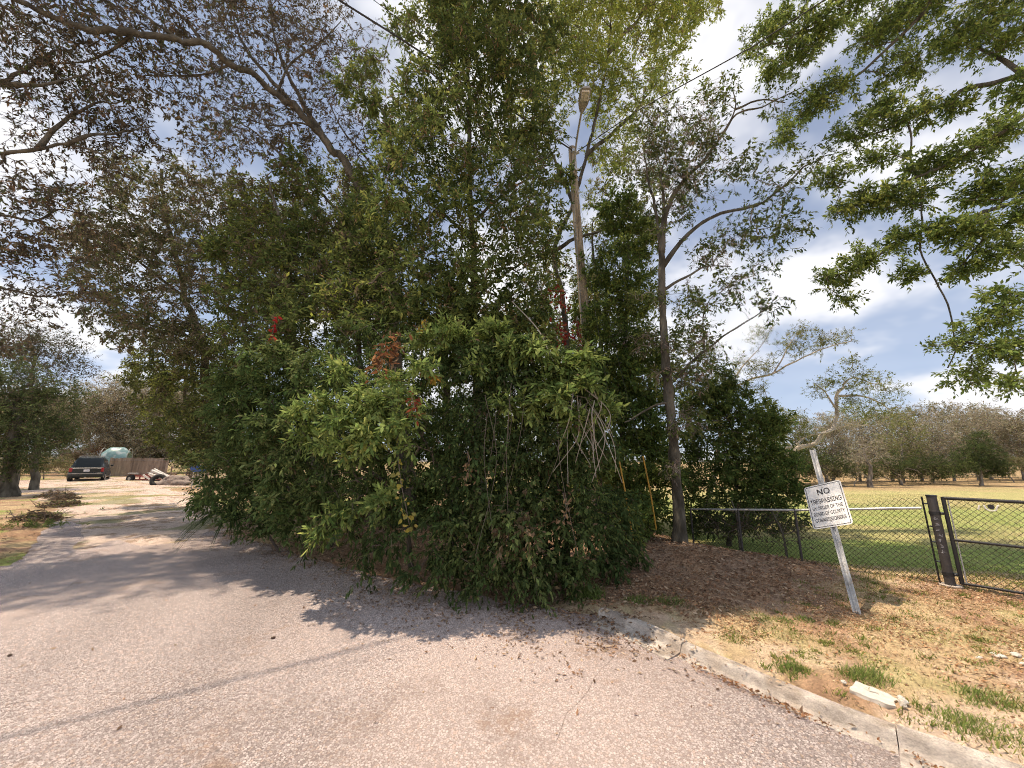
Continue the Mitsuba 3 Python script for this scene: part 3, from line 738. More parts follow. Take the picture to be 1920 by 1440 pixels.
# --- big tree with the leaning limb on the left, its leaves half brown
t = Tree('leaning_tree', 'big tree with a dark limb arching up to the left through thin brown leaves', 'tree', 103, dense=5.8, leafy=1.25)
t.limb([(-2.6, 10.2, -0.1), (-3.245, 10.200, 3.744), (-3.530, 10.100, 6.286), (-3.829, 10.000, 8.137), (-4.392, 9.900, 9.246), (-5.011, 9.800, 10.287), (-5.755, 9.600, 11.309), (-6.465, 9.400, 12.017), (-7.078, 9.100, 12.517), (-7.628, 8.700, 12.685), (-8.012, 8.400, 12.603), (-8.382, 8.000, 12.697), (-8.782, 7.600, 12.460), (-9.404, 7.200, 12.025), (-10.033, 6.800, 11.560), (-10.644, 6.400, 11.510), (-11.457, 6.100, 11.644)], 0.22, 0.05, name='trunk', k=11, flare=0.3, wob=0.10)
for q, r in (([(-5.755, 9.600, 11.309), (-6.769, 9.600, 12.949), (-7.771, 9.700, 15.000), (-8.395, 9.800, 17.224), (-8.685, 9.800, 18.695)], .09), ([(-6.465, 9.400, 12.017), (-7.731, 9.400, 13.531), (-8.583, 9.300, 14.663), (-9.180, 9.200, 16.270), (-9.430, 9.100, 17.245)], .08), ([(-4.392, 9.900, 9.246), (-4.032, 9.900, 9.899), (-4.565, 10.000, 10.952), (-5.634, 10.200, 12.370), (-6.670, 10.400, 14.566)], .05),
             ([(-5.755, 9.600, 11.309), (-6.191, 9.300, 11.520), (-6.999, 9.200, 11.414), (-7.736, 9.100, 11.496)], .04), ([(-8.012, 8.400, 12.603), (-8.815, 8.500, 12.393), (-10.141, 8.600, 12.482), (-11.171, 8.800, 12.773)], .035), ([(-8.382, 8.000, 12.697), (-8.938, 7.900, 13.443), (-9.546, 7.800, 14.045), (-10.048, 7.700, 14.846)], .05), ([(-9.404, 7.200, 12.025), (-10.065, 7.300, 11.530), (-11.211, 7.500, 11.463), (-12.363, 7.600, 11.764)], .04), ([(-7.078, 9.100, 12.517), (-6.727, 9.000, 13.425), (-5.921, 9.000, 14.243), (-5.401, 9.100, 15.234)], .04),
             ([(-3.829, 10.000, 8.137), (-4.386, 10.000, 8.678), (-5.337, 10.200, 9.192), (-6.854, 10.500, 10.802), (-8.999, 10.900, 12.883), (-11.076, 11.300, 14.468)], .06), ([(-10.033, 6.800, 11.560), (-10.596, 6.700, 12.297), (-11.062, 6.600, 13.129)], .05), ([(-8.782, 7.600, 12.460), (-9.679, 7.400, 13.050), (-10.518, 7.200, 13.447)], .04)):
    t.limb(q, r, 0.012, k=6)
t.grow([(-5.32, 9.20, 13.89, 1.33), (-6.82, 9.30, 14.88, 1.36), (-7.98, 9.00, 14.87, 1.41), (-8.64, 8.00, 13.78, 1.27), (-9.77, 7.80, 13.67, 1.24), (-10.28, 7.20, 12.40, 1.20), (-10.89, 6.70, 11.49, 1.18), (-11.48, 6.40, 11.51, 1.20), (-6.07, 9.60, 12.74, 1.18), (-7.24, 9.50, 11.83, 1.15), (-8.53, 9.10, 12.56, 1.29), (-9.50, 8.60, 12.33, 1.23), (-5.14, 9.80, 11.75, 0.93), (-8.51, 9.90, 11.85, 1.02), (-10.32, 10.60, 12.14, 1.00), (-4.79, 9.90, 10.09, 0.74), (-4.57, 9.40, 13.95, 0.76), (-4.24, 9.60, 11.94, 0.67), (-10.45, 8.20, 12.20, 1.10), (-7.24, 9.50, 17.45, 1.63), (-9.29, 9.00, 16.85, 1.55), (-9.92, 7.60, 14.67, 1.31), (-10.95, 6.90, 13.30, 1.19), (-7.03, 10.40, 11.32, 0.88), (-10.79, 7.40, 11.33, 0.93)], k=17, step=0.3, shell=0.15, jitter=0.09)
t.twigs('twig_brown')
t.leaves(cfg(BROWN, 0.135, 0.36, 8, 0.26, droop=0.55, tumble=0.7, keep=0.72), bsdf='leaf_dry', per=0.55, stems='twig_brown')

# --- boughs that reach in from a tree left of the view
t = Tree('spreading_tree', 'spreading tree at the left edge, its dark crooked boughs reaching in', 'tree', 104, dense=7.5, leafy=2.6)
t.limb([(-13.5, 6.8, -0.1), (-13.3, 7.0, 2.5), (-13.0, 7.1, 5.0)], 0.34, 0.26, name='trunk', k=12, flare=0.4)
for q, r in (([(-13.0, 7.1, 4.7), (-12.072, 7.000, 8.161), (-11.290, 7.000, 8.328), (-10.681, 7.050, 8.488), (-10.262, 7.200, 8.749), (-9.925, 7.500, 8.775), (-9.520, 7.900, 8.536)], .12), ([(-13.0, 7.1, 4.9), (-12.063, 6.800, 9.508), (-11.307, 6.700, 9.854), (-11.001, 6.700, 10.267), (-10.774, 6.800, 10.776), (-10.571, 7.000, 11.252), (-10.310, 7.300, 12.033)], .11), ([(-11.307, 6.700, 9.854), (-10.712, 6.700, 9.854), (-10.290, 6.800, 10.066), (-9.968, 7.000, 10.575)], .06), ([(-10.681, 7.050, 8.488), (-10.434, 7.100, 9.185), (-10.204, 7.300, 9.854), (-9.611, 7.600, 10.432)], .06), ([(-10.262, 7.200, 8.749), (-9.890, 7.200, 8.996), (-9.675, 7.500, 9.379), (-9.151, 7.900, 10.034)], .05),
             ([(-13.0, 7.1, 4.2), (-12.429, 7.600, 6.853), (-11.922, 7.700, 7.202), (-11.569, 7.900, 7.274), (-11.258, 8.100, 7.639), (-10.944, 8.500, 7.779)], .08), ([(-13.2, 7.0, 3.4), (-12.798, 8.200, 5.620), (-12.196, 8.300, 5.738), (-11.775, 8.600, 5.669), (-11.518, 9.000, 6.007)], .07)):
    t.limb(q, r, 0.012, k=7, wob=0.09)
t.grow([(-10.98, 6.70, 9.97, 0.84), (-10.56, 6.90, 10.68, 0.75), (-10.87, 7.00, 9.01, 0.72), (-10.28, 7.30, 9.62, 0.89), (-9.68, 7.60, 10.11, 0.80), (-11.43, 7.50, 7.76, 0.81), (-10.72, 7.70, 7.92, 0.83), (-10.28, 7.90, 9.00, 0.73), (-11.89, 8.00, 6.56, 0.83), (-11.31, 8.20, 6.82, 0.85), (-12.11, 8.50, 5.41, 0.79), (-11.48, 8.80, 5.69, 0.75), (-9.66, 8.20, 9.77, 0.70), (-10.97, 8.60, 7.38, 0.62), (-12.54, 8.80, 4.55, 0.53)], k=18, step=0.28, shell=0.1, jitter=0.09)
t.twigs('twig_brown')
t.leaves(cfg(BROWN, 0.12, 0.38, 7, 0.2, droop=0.5, tumble=0.7, keep=0.65), bsdf='leaf_dry', per=0.4, stems='twig_brown')

# --- the brown and dark green crowns left of the middle
t = Tree('brown_leaved_tree', 'dense tree with drab brown and dark green leaves left of the thicket', 'tree', 105, dense=5, leafy=1.5)
t.limb([(-7.0, 12.4, -0.1), (-9.989, 12.200, 3.426), (-10.516, 12.000, 5.409), (-11.182, 11.800, 7.066), (-11.643, 11.600, 8.559), (-12.223, 11.500, 10.153), (-12.635, 11.400, 11.807)], 0.2, 0.04, name='trunk', flare=0.3)
for q in ([(-7.269, 10.000, 6.575), (-8.597, 10.200, 6.588), (-10.070, 10.600, 6.657)], [(-9.004, 10.800, 7.336), (-9.942, 11.000, 8.983), (-10.445, 11.000, 10.399)], [(-10.516, 12.000, 5.409), (-11.645, 11.500, 6.172), (-13.220, 11.500, 6.929)], [(-11.182, 11.800, 7.066), (-12.674, 11.400, 8.241), (-14.089, 11.300, 9.386)]):
    t.limb(q, 0.06, 0.015, k=6)
t.grow([(-13.30, 11.00, 11.03, 1.01), (-13.45, 11.00, 9.18, 1.25), (-12.15, 11.00, 9.38, 1.34), (-11.30, 11.00, 10.61, 1.18), (-12.32, 11.00, 7.63, 1.30), (-14.68, 12.00, 7.76, 1.03), (-11.01, 11.00, 8.01, 1.48), (-9.61, 10.60, 8.91, 1.29), (-9.39, 10.60, 7.05, 1.25), (-11.14, 11.00, 5.98, 1.18), (-13.49, 12.00, 6.17, 0.92), (-10.00, 11.00, 5.27, 1.00), (-14.99, 11.50, 9.11, 0.83), (-9.66, 11.00, 10.61, 0.91)], k=20, step=0.32, shell=0.2)
t.twigs()
t.leaves(cfg(DARKMIX, 0.145, 0.38, 8, 0.24, droop=0.4, tumble=0.6, keep=0.85), bsdf='leaf_gloss', per=1.1, stems='twig_grey')

t = Tree('understory_tree', 'leafy green understory tree standing behind the yard junk', 'tree', 106, dense=3.4, leafy=2.2)
t.limb([(-9.4, 14.4, -0.1), (-12.312, 14.200, 2.889), (-12.529, 13.800, 4.902), (-12.362, 13.400, 6.487)], 0.13, 0.03, name='trunk', flare=0.3)
t.grow([(-13.20, 13.40, 5.01, 1.10), (-11.66, 13.00, 3.93, 1.24), (-10.11, 12.20, 4.71, 1.18), (-12.63, 13.80, 2.66, 0.89), (-10.06, 12.40, 2.91, 1.08), (-14.16, 14.50, 3.55, 0.80), (-10.96, 13.00, 2.04, 0.74), (-8.78, 11.40, 5.22, 0.95), (-8.92, 11.60, 4.03, 0.86), (-9.09, 12.00, 2.01, 0.69), (-12.41, 13.00, 5.93, 0.99), (-14.89, 14.50, 5.07, 0.86)], k=24, step=0.32)
t.twigs()
t.leaves(cfg([(0.07, 0.085, 0.035, 4), (0.12, 0.135, 0.05, 3), (0.17, 0.19, 0.055, 1.5), (0.10, 0.085, 0.055, 2)], 0.14, 0.42, 8, 0.26, tumble=0.6), bsdf='leaf_soft', per=1.1)

t = Tree('vine_hung_tree', 'mixed green tree hung with sprigs of light vine above the left thicket', 'tree', 107, dense=5.5, leafy=2.2)
t.limb([(-4.6, 10.2, -0.1), (-5.848, 10.000, 3.106), (-6.002, 9.600, 5.115), (-6.117, 9.200, 6.810), (-6.619, 9.200, 8.453), (-7.237, 9.400, 9.843)], 0.12, 0.03, name='trunk')
t.grow([(-7.58, 9.60, 9.11, 0.79), (-6.81, 9.20, 7.62, 0.89), (-6.47, 9.70, 9.92, 0.81), (-5.23, 9.00, 7.65, 0.94), (-4.27, 8.80, 7.67, 0.71), (-5.72, 8.60, 6.47, 0.95), (-4.28, 8.00, 5.86, 0.88), (-3.25, 7.60, 5.91, 0.72), (-7.13, 9.00, 5.78, 0.77), (-5.59, 8.20, 5.28, 0.89), (-4.20, 7.40, 4.56, 0.91), (-3.02, 7.00, 4.52, 0.75), (-5.67, 7.80, 4.22, 0.77), (-2.61, 7.00, 4.86, 0.65), (-7.98, 9.60, 7.54, 0.77)], k=23, step=0.3)
t.twigs()
t.leaves(cfg([(0.085, 0.115, 0.040, 4), (0.125, 0.150, 0.050, 4), (0.135, 0.112, 0.075, 2), (0.22, 0.25, 0.055, 1.5)], 0.135, 0.38, 8, 0.24, tumble=0.55), per=1.2)

t = Tree('mixed_green_tree', 'half-hidden mid green tree behind the tall evergreen, filling the left of it', 'tree', 118, dense=5, leafy=2.2)
t.limb([(-3.6, 11.8, -0.1), (-4.805, 11.600, 4.031), (-5.100, 11.400, 6.883), (-5.458, 11.200, 9.521), (-5.811, 11.200, 11.412)], 0.13, 0.03, name='trunk')
t.grow([(-5.98, 11.20, 11.20, 0.84), (-4.86, 11.00, 9.78, 0.99), (-6.06, 11.00, 9.18, 1.07), (-4.56, 11.00, 8.20, 1.05), (-5.54, 11.00, 7.44, 1.12), (-7.23, 11.20, 9.12, 1.08), (-6.88, 11.00, 7.07, 1.12), (-8.59, 11.30, 7.99, 1.07), (-9.26, 11.40, 9.66, 0.93), (-4.33, 10.80, 6.25, 1.00), (-8.26, 11.40, 10.50, 0.75)], k=16, step=0.34)
t.twigs()
t.leaves(cfg([(0.10, 0.12, 0.045, 4), (0.14, 0.16, 0.055, 3), (0.14, 0.115, 0.075, 2), (0.21, 0.23, 0.06, 1.3)], 0.15, 0.38, 8, 0.26, tumble=0.6), bsdf='leaf_soft', per=1.1)
t = Tree('mixed_green_tree', 'half-hidden mid green tree behind the utility pole and the forked trunk', 'tree', 119, dense=5, leafy=2.2)
t.limb([(2.6, 11.6, -0.1), (2.867, 11.400, 3.990), (2.784, 11.200, 6.791), (2.729, 11.200, 9.521)], 0.12, 0.03, name='trunk')
t.grow([(2.96, 11.20, 10.56, 0.65), (3.20, 11.00, 8.98, 0.71), (1.57, 11.00, 7.82, 0.61), (2.73, 11.00, 6.70, 0.85), (3.65, 10.80, 5.90, 0.83), (4.15, 10.60, 4.80, 0.72), (3.07, 10.80, 4.53, 0.89), (4.11, 10.40, 3.16, 0.68), (4.72, 10.20, 2.54, 0.59), (1.66, 11.00, 5.10, 0.83), (4.18, 11.00, 7.82, 0.61), (5.23, 10.40, 3.78, 0.54), (4.54, 9.80, 1.13, 0.48), (4.45, 11.00, 9.18, 0.62), (4.26, 10.80, 6.43, 0.64), (5.36, 10.40, 5.07, 0.57), (5.85, 10.80, 6.43, 0.43), (4.50, 10.40, 4.26, 0.62), (5.92, 10.40, 4.42, 0.40), (4.86, 11.20, 11.20, 0.56), (3.60, 11.20, 12.07, 0.72), (4.24, 11.20, 10.35, 0.63), (2.37, 11.20, 9.52, 0.47)], k=16, step=0.34)
t.twigs()
t.leaves(cfg([(0.10, 0.125, 0.045, 4), (0.15, 0.17, 0.055, 3), (0.15, 0.12, 0.08, 1.5), (0.22, 0.245, 0.065, 1.4)], 0.14, 0.38, 8, 0.26, tumble=0.6), bsdf='leaf_soft', per=1.0)

# --- dark masses in the depth of the wood
t = Tree('dark_woodland_tree', 'dark tree deep in the wood behind the central thicket', 'tree', 108, dense=3.6, leafy=3.4)
t.limb([(-2.0, 13.6, -0.1), (-2.341, 13.500, 2.828), (-2.601, 13.200, 5.993), (-2.881, 13.000, 8.941)], 0.2, 0.05, name='trunk')
t.grow([(-8.14, 12.50, 4.22, 1.48), (-6.25, 12.50, 3.84, 1.65), (-7.16, 12.50, 2.20, 1.25), (-4.12, 12.80, 3.51, 1.87), (-1.91, 13.00, 3.93, 1.91), (0.00, 13.00, 3.54, 1.71), (-4.93, 12.50, 5.76, 1.52), (-2.75, 12.80, 6.68, 1.77), (-0.19, 12.80, 5.86, 1.55), (-5.30, 12.50, 1.33, 1.24), (-2.89, 12.80, 1.32, 1.27), (-0.36, 12.80, 1.32, 1.27)], k=15, step=0.4)
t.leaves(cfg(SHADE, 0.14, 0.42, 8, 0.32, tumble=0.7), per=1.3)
t = Tree('dark_woodland_tree', 'dark tree deep in the wood behind the utility pole', 'tree', 109, dense=3.6, leafy=3.6)
t.limb([(2.2, 12.6, -0.1), (2.439, 12.500, 2.741), (2.703, 12.300, 5.697), (3.071, 12.200, 8.073)], 0.15, 0.04, name='trunk')
t.grow([(1.76, 12.00, 3.75, 1.41), (3.33, 12.00, 3.40, 1.23), (1.83, 12.00, 5.98, 1.19), (3.46, 12.00, 5.60, 1.09), (1.69, 12.00, 1.35, 1.19), (3.38, 12.00, 1.18, 1.01), (4.63, 12.00, 2.01, 0.86), (4.77, 12.00, 3.75, 0.71), (2.81, 12.00, 7.56, 0.94)], k=15, step=0.4)
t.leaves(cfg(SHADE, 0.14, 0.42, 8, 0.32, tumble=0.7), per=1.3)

# --- dark leafy tree between the pole and the forked trunk
t = Tree('dark_leafy_tree', 'dark glossy leafy tree between the utility pole and the forked trunk', 'tree', 110, dense=6, leafy=2.8)
t.limb([(2.25, 8.9, -0.1), (2.562, 8.800, 1.670), (2.719, 8.700, 3.700), (2.906, 8.700, 5.643), (3.109, 8.700, 7.764)], 0.09, 0.02, name='trunk')
t.grow([(2.85, 8.70, 8.08, 0.60), (3.29, 8.70, 7.29, 0.63), (2.59, 8.60, 6.47, 0.75), (3.07, 8.60, 5.60, 0.60), (2.34, 8.50, 4.85, 0.72), (3.12, 8.60, 4.34, 0.49), (2.59, 8.50, 3.65, 0.57), (2.05, 8.30, 2.61, 0.54), (2.79, 8.40, 2.38, 0.55), (2.21, 8.20, 1.55, 0.52), (2.74, 8.20, 0.89, 0.51), (2.87, 7.90, 0.29, 0.35), (2.24, 7.60, 0.44, 0.47), (3.24, 8.20, 1.44, 0.41), (3.04, 8.60, 3.16, 0.51), (3.23, 8.50, 2.03, 0.43), (2.30, 8.60, 3.68, 0.58), (3.36, 8.80, 3.99, 0.37)], k=30, step=0.25)
t.twigs()
t.leaves(cfg([(0.080, 0.120, 0.036, 5), (0.120, 0.155, 0.045, 3), (0.22, 0.255, 0.065, 1.6), (0.06, 0.09, 0.03, 2)], 0.12, 0.42, 8, 0.22, tumble=0.55), per=1.3)

# --- forked tree on the right, thin and twiggy
t = Tree('forked_tree', 'slender forked tree with sparse leaves and dead twigs right of the lamp', 'tree', 111, dense=7, leafy=4.5)
t.limb([(3.18, 7.45, -0.22), (3.240, 7.500, 0.751), (3.248, 7.500, 1.772), (3.243, 7.500, 2.964), (3.248, 7.500, 4.357), (3.305, 7.500, 5.471), (3.357, 7.500, 6.249)], 0.116, 0.072, name='trunk', k=14, flare=0.8, rough=0.3, wob=0.02)
for q, r in (([(3.351, 7.500, 6.183), (3.496, 7.500, 7.058), (3.741, 7.500, 7.615), (4.115, 7.450, 8.144), (4.574, 7.400, 8.607), (5.028, 7.400, 9.276), (5.331, 7.300, 9.854), (5.330, 7.300, 10.478)], .08), ([(3.348, 7.500, 6.143), (3.330, 7.600, 7.270), (3.273, 7.700, 8.361), (3.329, 7.900, 9.791)], .05), ([(3.360, 7.500, 5.856), (3.794, 7.500, 6.448), (4.335, 7.400, 6.918), (4.842, 7.300, 7.115), (5.442, 7.200, 7.174), (6.024, 7.100, 7.593), (6.546, 7.000, 8.024), (7.125, 7.000, 8.300)], .06), ([(3.313, 7.500, 5.281), (3.783, 7.400, 5.546), (4.218, 7.300, 5.744), (4.673, 7.200, 5.688)], .04),
             ([(3.356, 7.500, 3.246), (3.590, 7.400, 3.507), (4.020, 7.300, 3.879), (4.618, 7.200, 4.307), (5.269, 7.100, 4.732)], .035), ([(3.992, 7.350, 3.895), (4.052, 7.400, 4.440), (4.253, 7.400, 5.047)], .018), ([(5.331, 7.300, 9.854), (5.817, 7.200, 9.970), (6.371, 7.100, 9.930)], .03), ([(5.028, 7.400, 9.276), (5.338, 7.300, 9.701), (5.923, 7.200, 9.818), (6.698, 7.000, 10.115)], .03), ([(3.496, 7.500, 7.058), (3.503, 7.500, 8.043), (3.791, 7.600, 9.174)], .04), ([(3.240, 7.500, 2.797), (2.697, 7.400, 2.618), (2.252, 7.400, 2.403)], .03)):
    t.limb(q, r, 0.01, k=6, wob=0.06)
t.grow([(3.69, 7.50, 8.77, 0.70), (3.47, 7.70, 9.90, 0.60), (4.48, 7.60, 9.79, 0.72), (5.07, 7.40, 10.20, 0.58), (4.39, 7.50, 8.19, 0.69), (5.32, 7.20, 8.07, 0.60), (5.87, 7.10, 7.36, 0.53), (6.58, 7.00, 7.89, 0.53), (5.20, 7.30, 6.65, 0.59), (5.90, 7.10, 6.38, 0.52), (4.38, 7.30, 6.13, 0.58), (3.49, 7.60, 7.41, 0.56), (3.15, 7.80, 8.75, 0.59), (5.36, 7.20, 5.69, 0.40), (3.90, 7.40, 4.92, 0.52), (5.27, 7.10, 4.73, 0.42), (4.66, 7.20, 5.08, 0.45), (6.21, 7.10, 9.70, 0.43), (3.98, 7.30, 4.05, 0.39)], k=24, step=0.22, shell=0.1, jitter=0.10)
t.grow([(3.11, 7.35, 5.02, 0.23), (3.25, 7.35, 4.07, 0.25), (3.06, 7.35, 3.38, 0.22), (3.25, 7.30, 2.29, 0.23), (3.11, 7.30, 1.46, 0.19), (3.21, 7.40, 6.72, 0.29), (3.67, 7.30, 4.28, 0.33), (3.85, 7.40, 3.39, 0.37), (3.76, 7.60, 2.53, 0.33), (2.75, 7.70, 5.18, 0.31), (2.86, 7.70, 4.18, 0.33), (3.83, 7.40, 7.96, 0.44), (3.39, 7.50, 9.07, 0.41), (4.68, 7.40, 8.98, 0.38), (3.87, 7.40, 7.12, 0.36)], k=38, step=0.16, shell=0.1, jitter=0.08)
t.twigs('twig_grey')
t.leaves(cfg([(0.085, 0.11, 0.035, 4), (0.13, 0.15, 0.05, 3), (0.055, 0.075, 0.028, 3)], 0.11, 0.38, 7, 0.2, droop=0.5, tumble=0.6, keep=0.8), bsdf='leaf_soft', per=0.22)
moss = lambda Pn: (meshkit.noise(Pn * 1.1, 77) > 0.47) & (Pn[:, 0] < (4.882, 7.500, 8.626)[0])
t.leaves(cfg([(0.27, 0.215, 0.18, 4), (0.20, 0.155, 0.13, 3), (0.34, 0.28, 0.235, 2)], 0.085, 0.16, 7, 0.16, droop=0.9, tumble=0.8), bsdf='leaf_dry', name='dead_leaves', per=0.28, where=moss, label='hanging dead grey-brown leaves and moss around the fork')

# --- oak whose boughs hang in from the right
t = Tree('oak_tree', 'oak at the right edge, its leafy boughs hanging in over the verge', 'tree', 112, dense=7.5, leafy=5.2)
t.limb([(11.5, 4.2, -0.1), (11.4, 4.3, 2.6), (11.1, 4.5, 5.2), (10.6, 4.7, 7.6), (9.9, 4.9, 9.6)], 0.42, 0.2, name='trunk', k=14, flare=0.4)
for q, r in (([(10.9, 4.6, 6.2), (9.831, 5.300, 8.584), (9.259, 5.400, 8.440), (8.696, 5.500, 8.385), (8.315, 5.600, 8.337), (7.981, 5.700, 8.116), (7.667, 5.800, 8.010), (7.353, 6.000, 7.956), (6.906, 6.300, 7.989)], .11), ([(10.4, 4.8, 8.0), (9.062, 5.600, 11.390), (8.324, 5.700, 10.500), (7.916, 5.800, 10.103), (7.565, 6.000, 9.771), (7.206, 6.200, 9.486), (6.781, 6.400, 9.251), (6.205, 6.600, 8.929)], .09), ([(11.1, 4.5, 5.2), (9.078, 5.000, 7.535), (8.515, 5.100, 7.243), (8.016, 5.200, 6.882), (7.682, 5.400, 6.726), (7.346, 5.700, 6.618), (6.848, 6.000, 6.479), (6.284, 6.300, 6.308)], .08),
             ([(11.3, 4.4, 4.0), (8.619, 5.000, 6.008), (8.080, 5.100, 5.687), (7.726, 5.300, 5.618), (7.369, 5.600, 5.586), (7.046, 5.900, 5.583), (6.609, 6.100, 5.283), (6.055, 6.300, 5.020)], .07), ([(11.4, 4.3, 2.9), (7.939, 4.900, 4.230), (7.582, 5.000, 4.113), (7.255, 5.100, 3.864), (7.053, 5.300, 3.648), (6.877, 5.500, 3.286)], .06), ([(9.9, 4.9, 9.6), (7.922, 6.000, 12.396), (7.293, 6.200, 11.808), (6.766, 6.400, 11.204), (6.162, 6.600, 10.961), (5.685, 6.800, 10.931)], .07),
             ([(7.511, 5.850, 7.980), (7.374, 5.800, 7.045), (7.255, 5.800, 5.939), (7.189, 5.800, 5.105), (7.208, 5.800, 4.507), (7.128, 5.800, 3.743), (7.117, 5.800, 3.106)], .016), ([(9.259, 5.400, 8.440), (9.075, 5.600, 9.357), (8.862, 5.800, 10.035)], .05), ([(7.726, 5.300, 5.618), (7.558, 5.400, 5.153), (7.291, 5.500, 4.640)], .03)):
    t.limb(q, r, 0.010, k=7, wob=0.07)
t.grow([(5.92, 6.80, 11.32, 0.56), (6.41, 6.60, 10.58, 0.54), (5.88, 6.70, 10.19, 0.38), (6.38, 6.50, 9.09, 0.43), (5.90, 6.60, 8.45, 0.34), (6.79, 6.40, 9.32, 0.51), (6.93, 6.30, 8.14, 0.49), (6.72, 6.40, 10.90, 0.53), (7.51, 6.00, 10.32, 0.55), (8.02, 5.80, 10.59, 0.54), (7.73, 5.90, 9.24, 0.48), (8.30, 5.70, 9.49, 0.47), (8.84, 5.50, 9.73, 0.56), (9.04, 5.30, 9.19, 0.53), (7.47, 5.80, 8.05, 0.45), (7.25, 6.00, 8.46, 0.37), (8.04, 5.60, 8.00, 0.34), (7.49, 5.70, 6.84, 0.43), (7.70, 5.40, 6.78, 0.46), (8.14, 5.20, 7.01, 0.45), (8.02, 5.10, 6.10, 0.43), (6.94, 6.00, 6.42, 0.45), (6.52, 6.20, 6.41, 0.41), (7.28, 5.80, 6.26, 0.38), (7.82, 5.30, 5.97, 0.40), (6.05, 6.30, 4.97, 0.40), (6.39, 6.10, 5.18, 0.41), (6.07, 6.20, 4.50, 0.21), (6.94, 5.90, 5.53, 0.40), (7.25, 5.60, 5.48, 0.38), (6.77, 5.80, 4.80, 0.27), (7.47, 5.30, 5.28, 0.43), (7.58, 5.10, 4.78, 0.41), (7.40, 5.50, 4.73, 0.35), (7.30, 5.00, 3.95, 0.37), (7.10, 5.20, 3.69, 0.36), (6.87, 5.40, 3.43, 0.33), (6.99, 5.10, 3.17, 0.37), (6.86, 5.40, 2.88, 0.30), (6.88, 5.00, 2.68, 0.28), (7.35, 6.10, 11.34, 0.57), (8.61, 5.60, 10.83, 0.64), (9.22, 5.30, 10.20, 0.60), (6.41, 6.60, 11.82, 0.49), (6.33, 6.30, 7.14, 0.34), (7.01, 6.10, 7.32, 0.33), (7.20, 4.90, 3.26, 0.33), (8.01, 5.00, 5.35, 0.41), (8.95, 5.20, 7.99, 0.46)], k=30, step=0.2, shell=0.1, flat=0.7, jitter=0.06)
t.twigs()
t.leaves(cfg(OAK, 0.078, 0.42, 8, 0.15, droop=0.35, tumble=0.6, keep=0.9), bsdf='leaf_soft', per=0.8)

# --- shrub on the fence
t = Tree('fence_shrub', 'dark rounded evergreen shrub growing through the fence beside the forked tree', 'shrub', 113, dense=6, leafy=2.9)
t.limb([(4.9, 8.9, -0.3), (5.322, 9.100, 0.801), (5.429, 9.100, 1.671), (5.407, 9.100, 2.576)], 0.06, 0.02, name='trunk')
t.grow([(4.84, 9.20, 2.99, 0.56), (5.34, 9.10, 2.58, 0.69), (5.88, 9.00, 2.18, 0.65), (6.24, 8.90, 1.55, 0.50), (4.87, 9.00, 1.80, 0.67), (5.58, 9.00, 1.30, 0.66), (5.82, 8.80, 0.83, 0.49), (4.52, 8.90, 0.82, 0.47), (6.27, 8.70, 1.07, 0.30), (5.17, 8.70, 0.49, 0.42), (4.66, 9.30, 2.06, 0.47), (5.41, 9.50, 3.60, 0.45), (4.17, 9.00, 1.18, 0.38), (4.67, 9.40, 3.02, 0.44), (6.40, 9.20, 2.59, 0.43), (5.81, 9.40, 3.30, 0.41), (6.47, 8.60, 0.85, 0.24), (4.24, 8.80, 0.31, 0.31), (4.65, 8.70, 0.15, 0.33), (5.18, 8.60, 0.17, 0.33), (5.64, 8.40, 0.26, 0.32), (6.05, 8.30, 0.38, 0.25), (3.99, 8.60, 0.06, 0.23)], k=36, step=0.22)
t.twigs()
t.leaves(cfg([(0.080, 0.115, 0.036, 5), (0.125, 0.155, 0.045, 3), (0.06, 0.09, 0.03, 2), (0.19, 0.21, 0.07, 1.3)], 0.11, 0.42, 8, 0.2, tumble=0.55), per=1.2)

t = Tree('dead_brush', 'tangle of bare dead brush and vine stems against the fence foot', 'brush', 114)
t.limb([(4.6, 7.9, -0.3), (4.6, 7.95, 0.4), (4.55, 8.0, 0.8)], 0.03, 0.012, bsdf='bark_dark', name='stem', k=6)
t.limb([(5.0, 7.2, -0.25), (5.02, 7.25, 0.3), (4.9, 7.3, 0.75)], 0.025, 0.01, bsdf='bark_dark', name='stem', k=6)
t.grow([(4.17, 8.00, 0.38, 0.35), (4.77, 7.90, 0.34, 0.39), (5.11, 7.60, 0.39, 0.38), (5.30, 7.30, 0.39, 0.32), (5.29, 7.10, 0.06, 0.19), (4.41, 7.90, 0.09, 0.27), (5.13, 7.40, 0.09, 0.25), (4.18, 7.90, -0.01, 0.19)], k=90, step=0.16, shell=0.0, jitter=0.05)
t.twigs('twig_brown')
t.leaves(cfg([(0.06, 0.075, 0.028, 3), (0.10, 0.075, 0.05, 3)], 0.06, 0.4, 5, 0.15, keep=0.6, droop=0.6), bsdf='leaf_soft', per=0.9)

# --- thin saplings against the sky
t = Tree('pale_sapling', 'pale thin sapling with light feathery leaves against the blue sky', 'tree', 115, dense=4, leafy=3.0)
t.limb([(5.7, 11.6, -0.4), (6.289, 11.500, 1.676), (6.481, 11.400, 3.142), (6.691, 11.300, 3.715), (7.302, 11.200, 4.034), (8.095, 11.100, 4.266), (8.916, 11.000, 4.717), (9.800, 11.000, 5.061), (10.670, 11.000, 5.269)], 0.075, 0.012, bsdf='bark_pale', name='trunk', k=7)
for q in ([(6.691, 11.300, 3.715), (7.189, 11.200, 4.461), (7.869, 11.200, 5.158), (8.394, 11.200, 5.873)], [(8.095, 11.100, 4.266), (8.721, 11.100, 5.127), (9.058, 11.000, 5.620)], [(6.524, 11.400, 3.226), (6.344, 11.400, 4.163), (6.545, 11.400, 5.221)]):
    t.limb(q, 0.025, 0.008, bsdf='bark_pale', k=5)
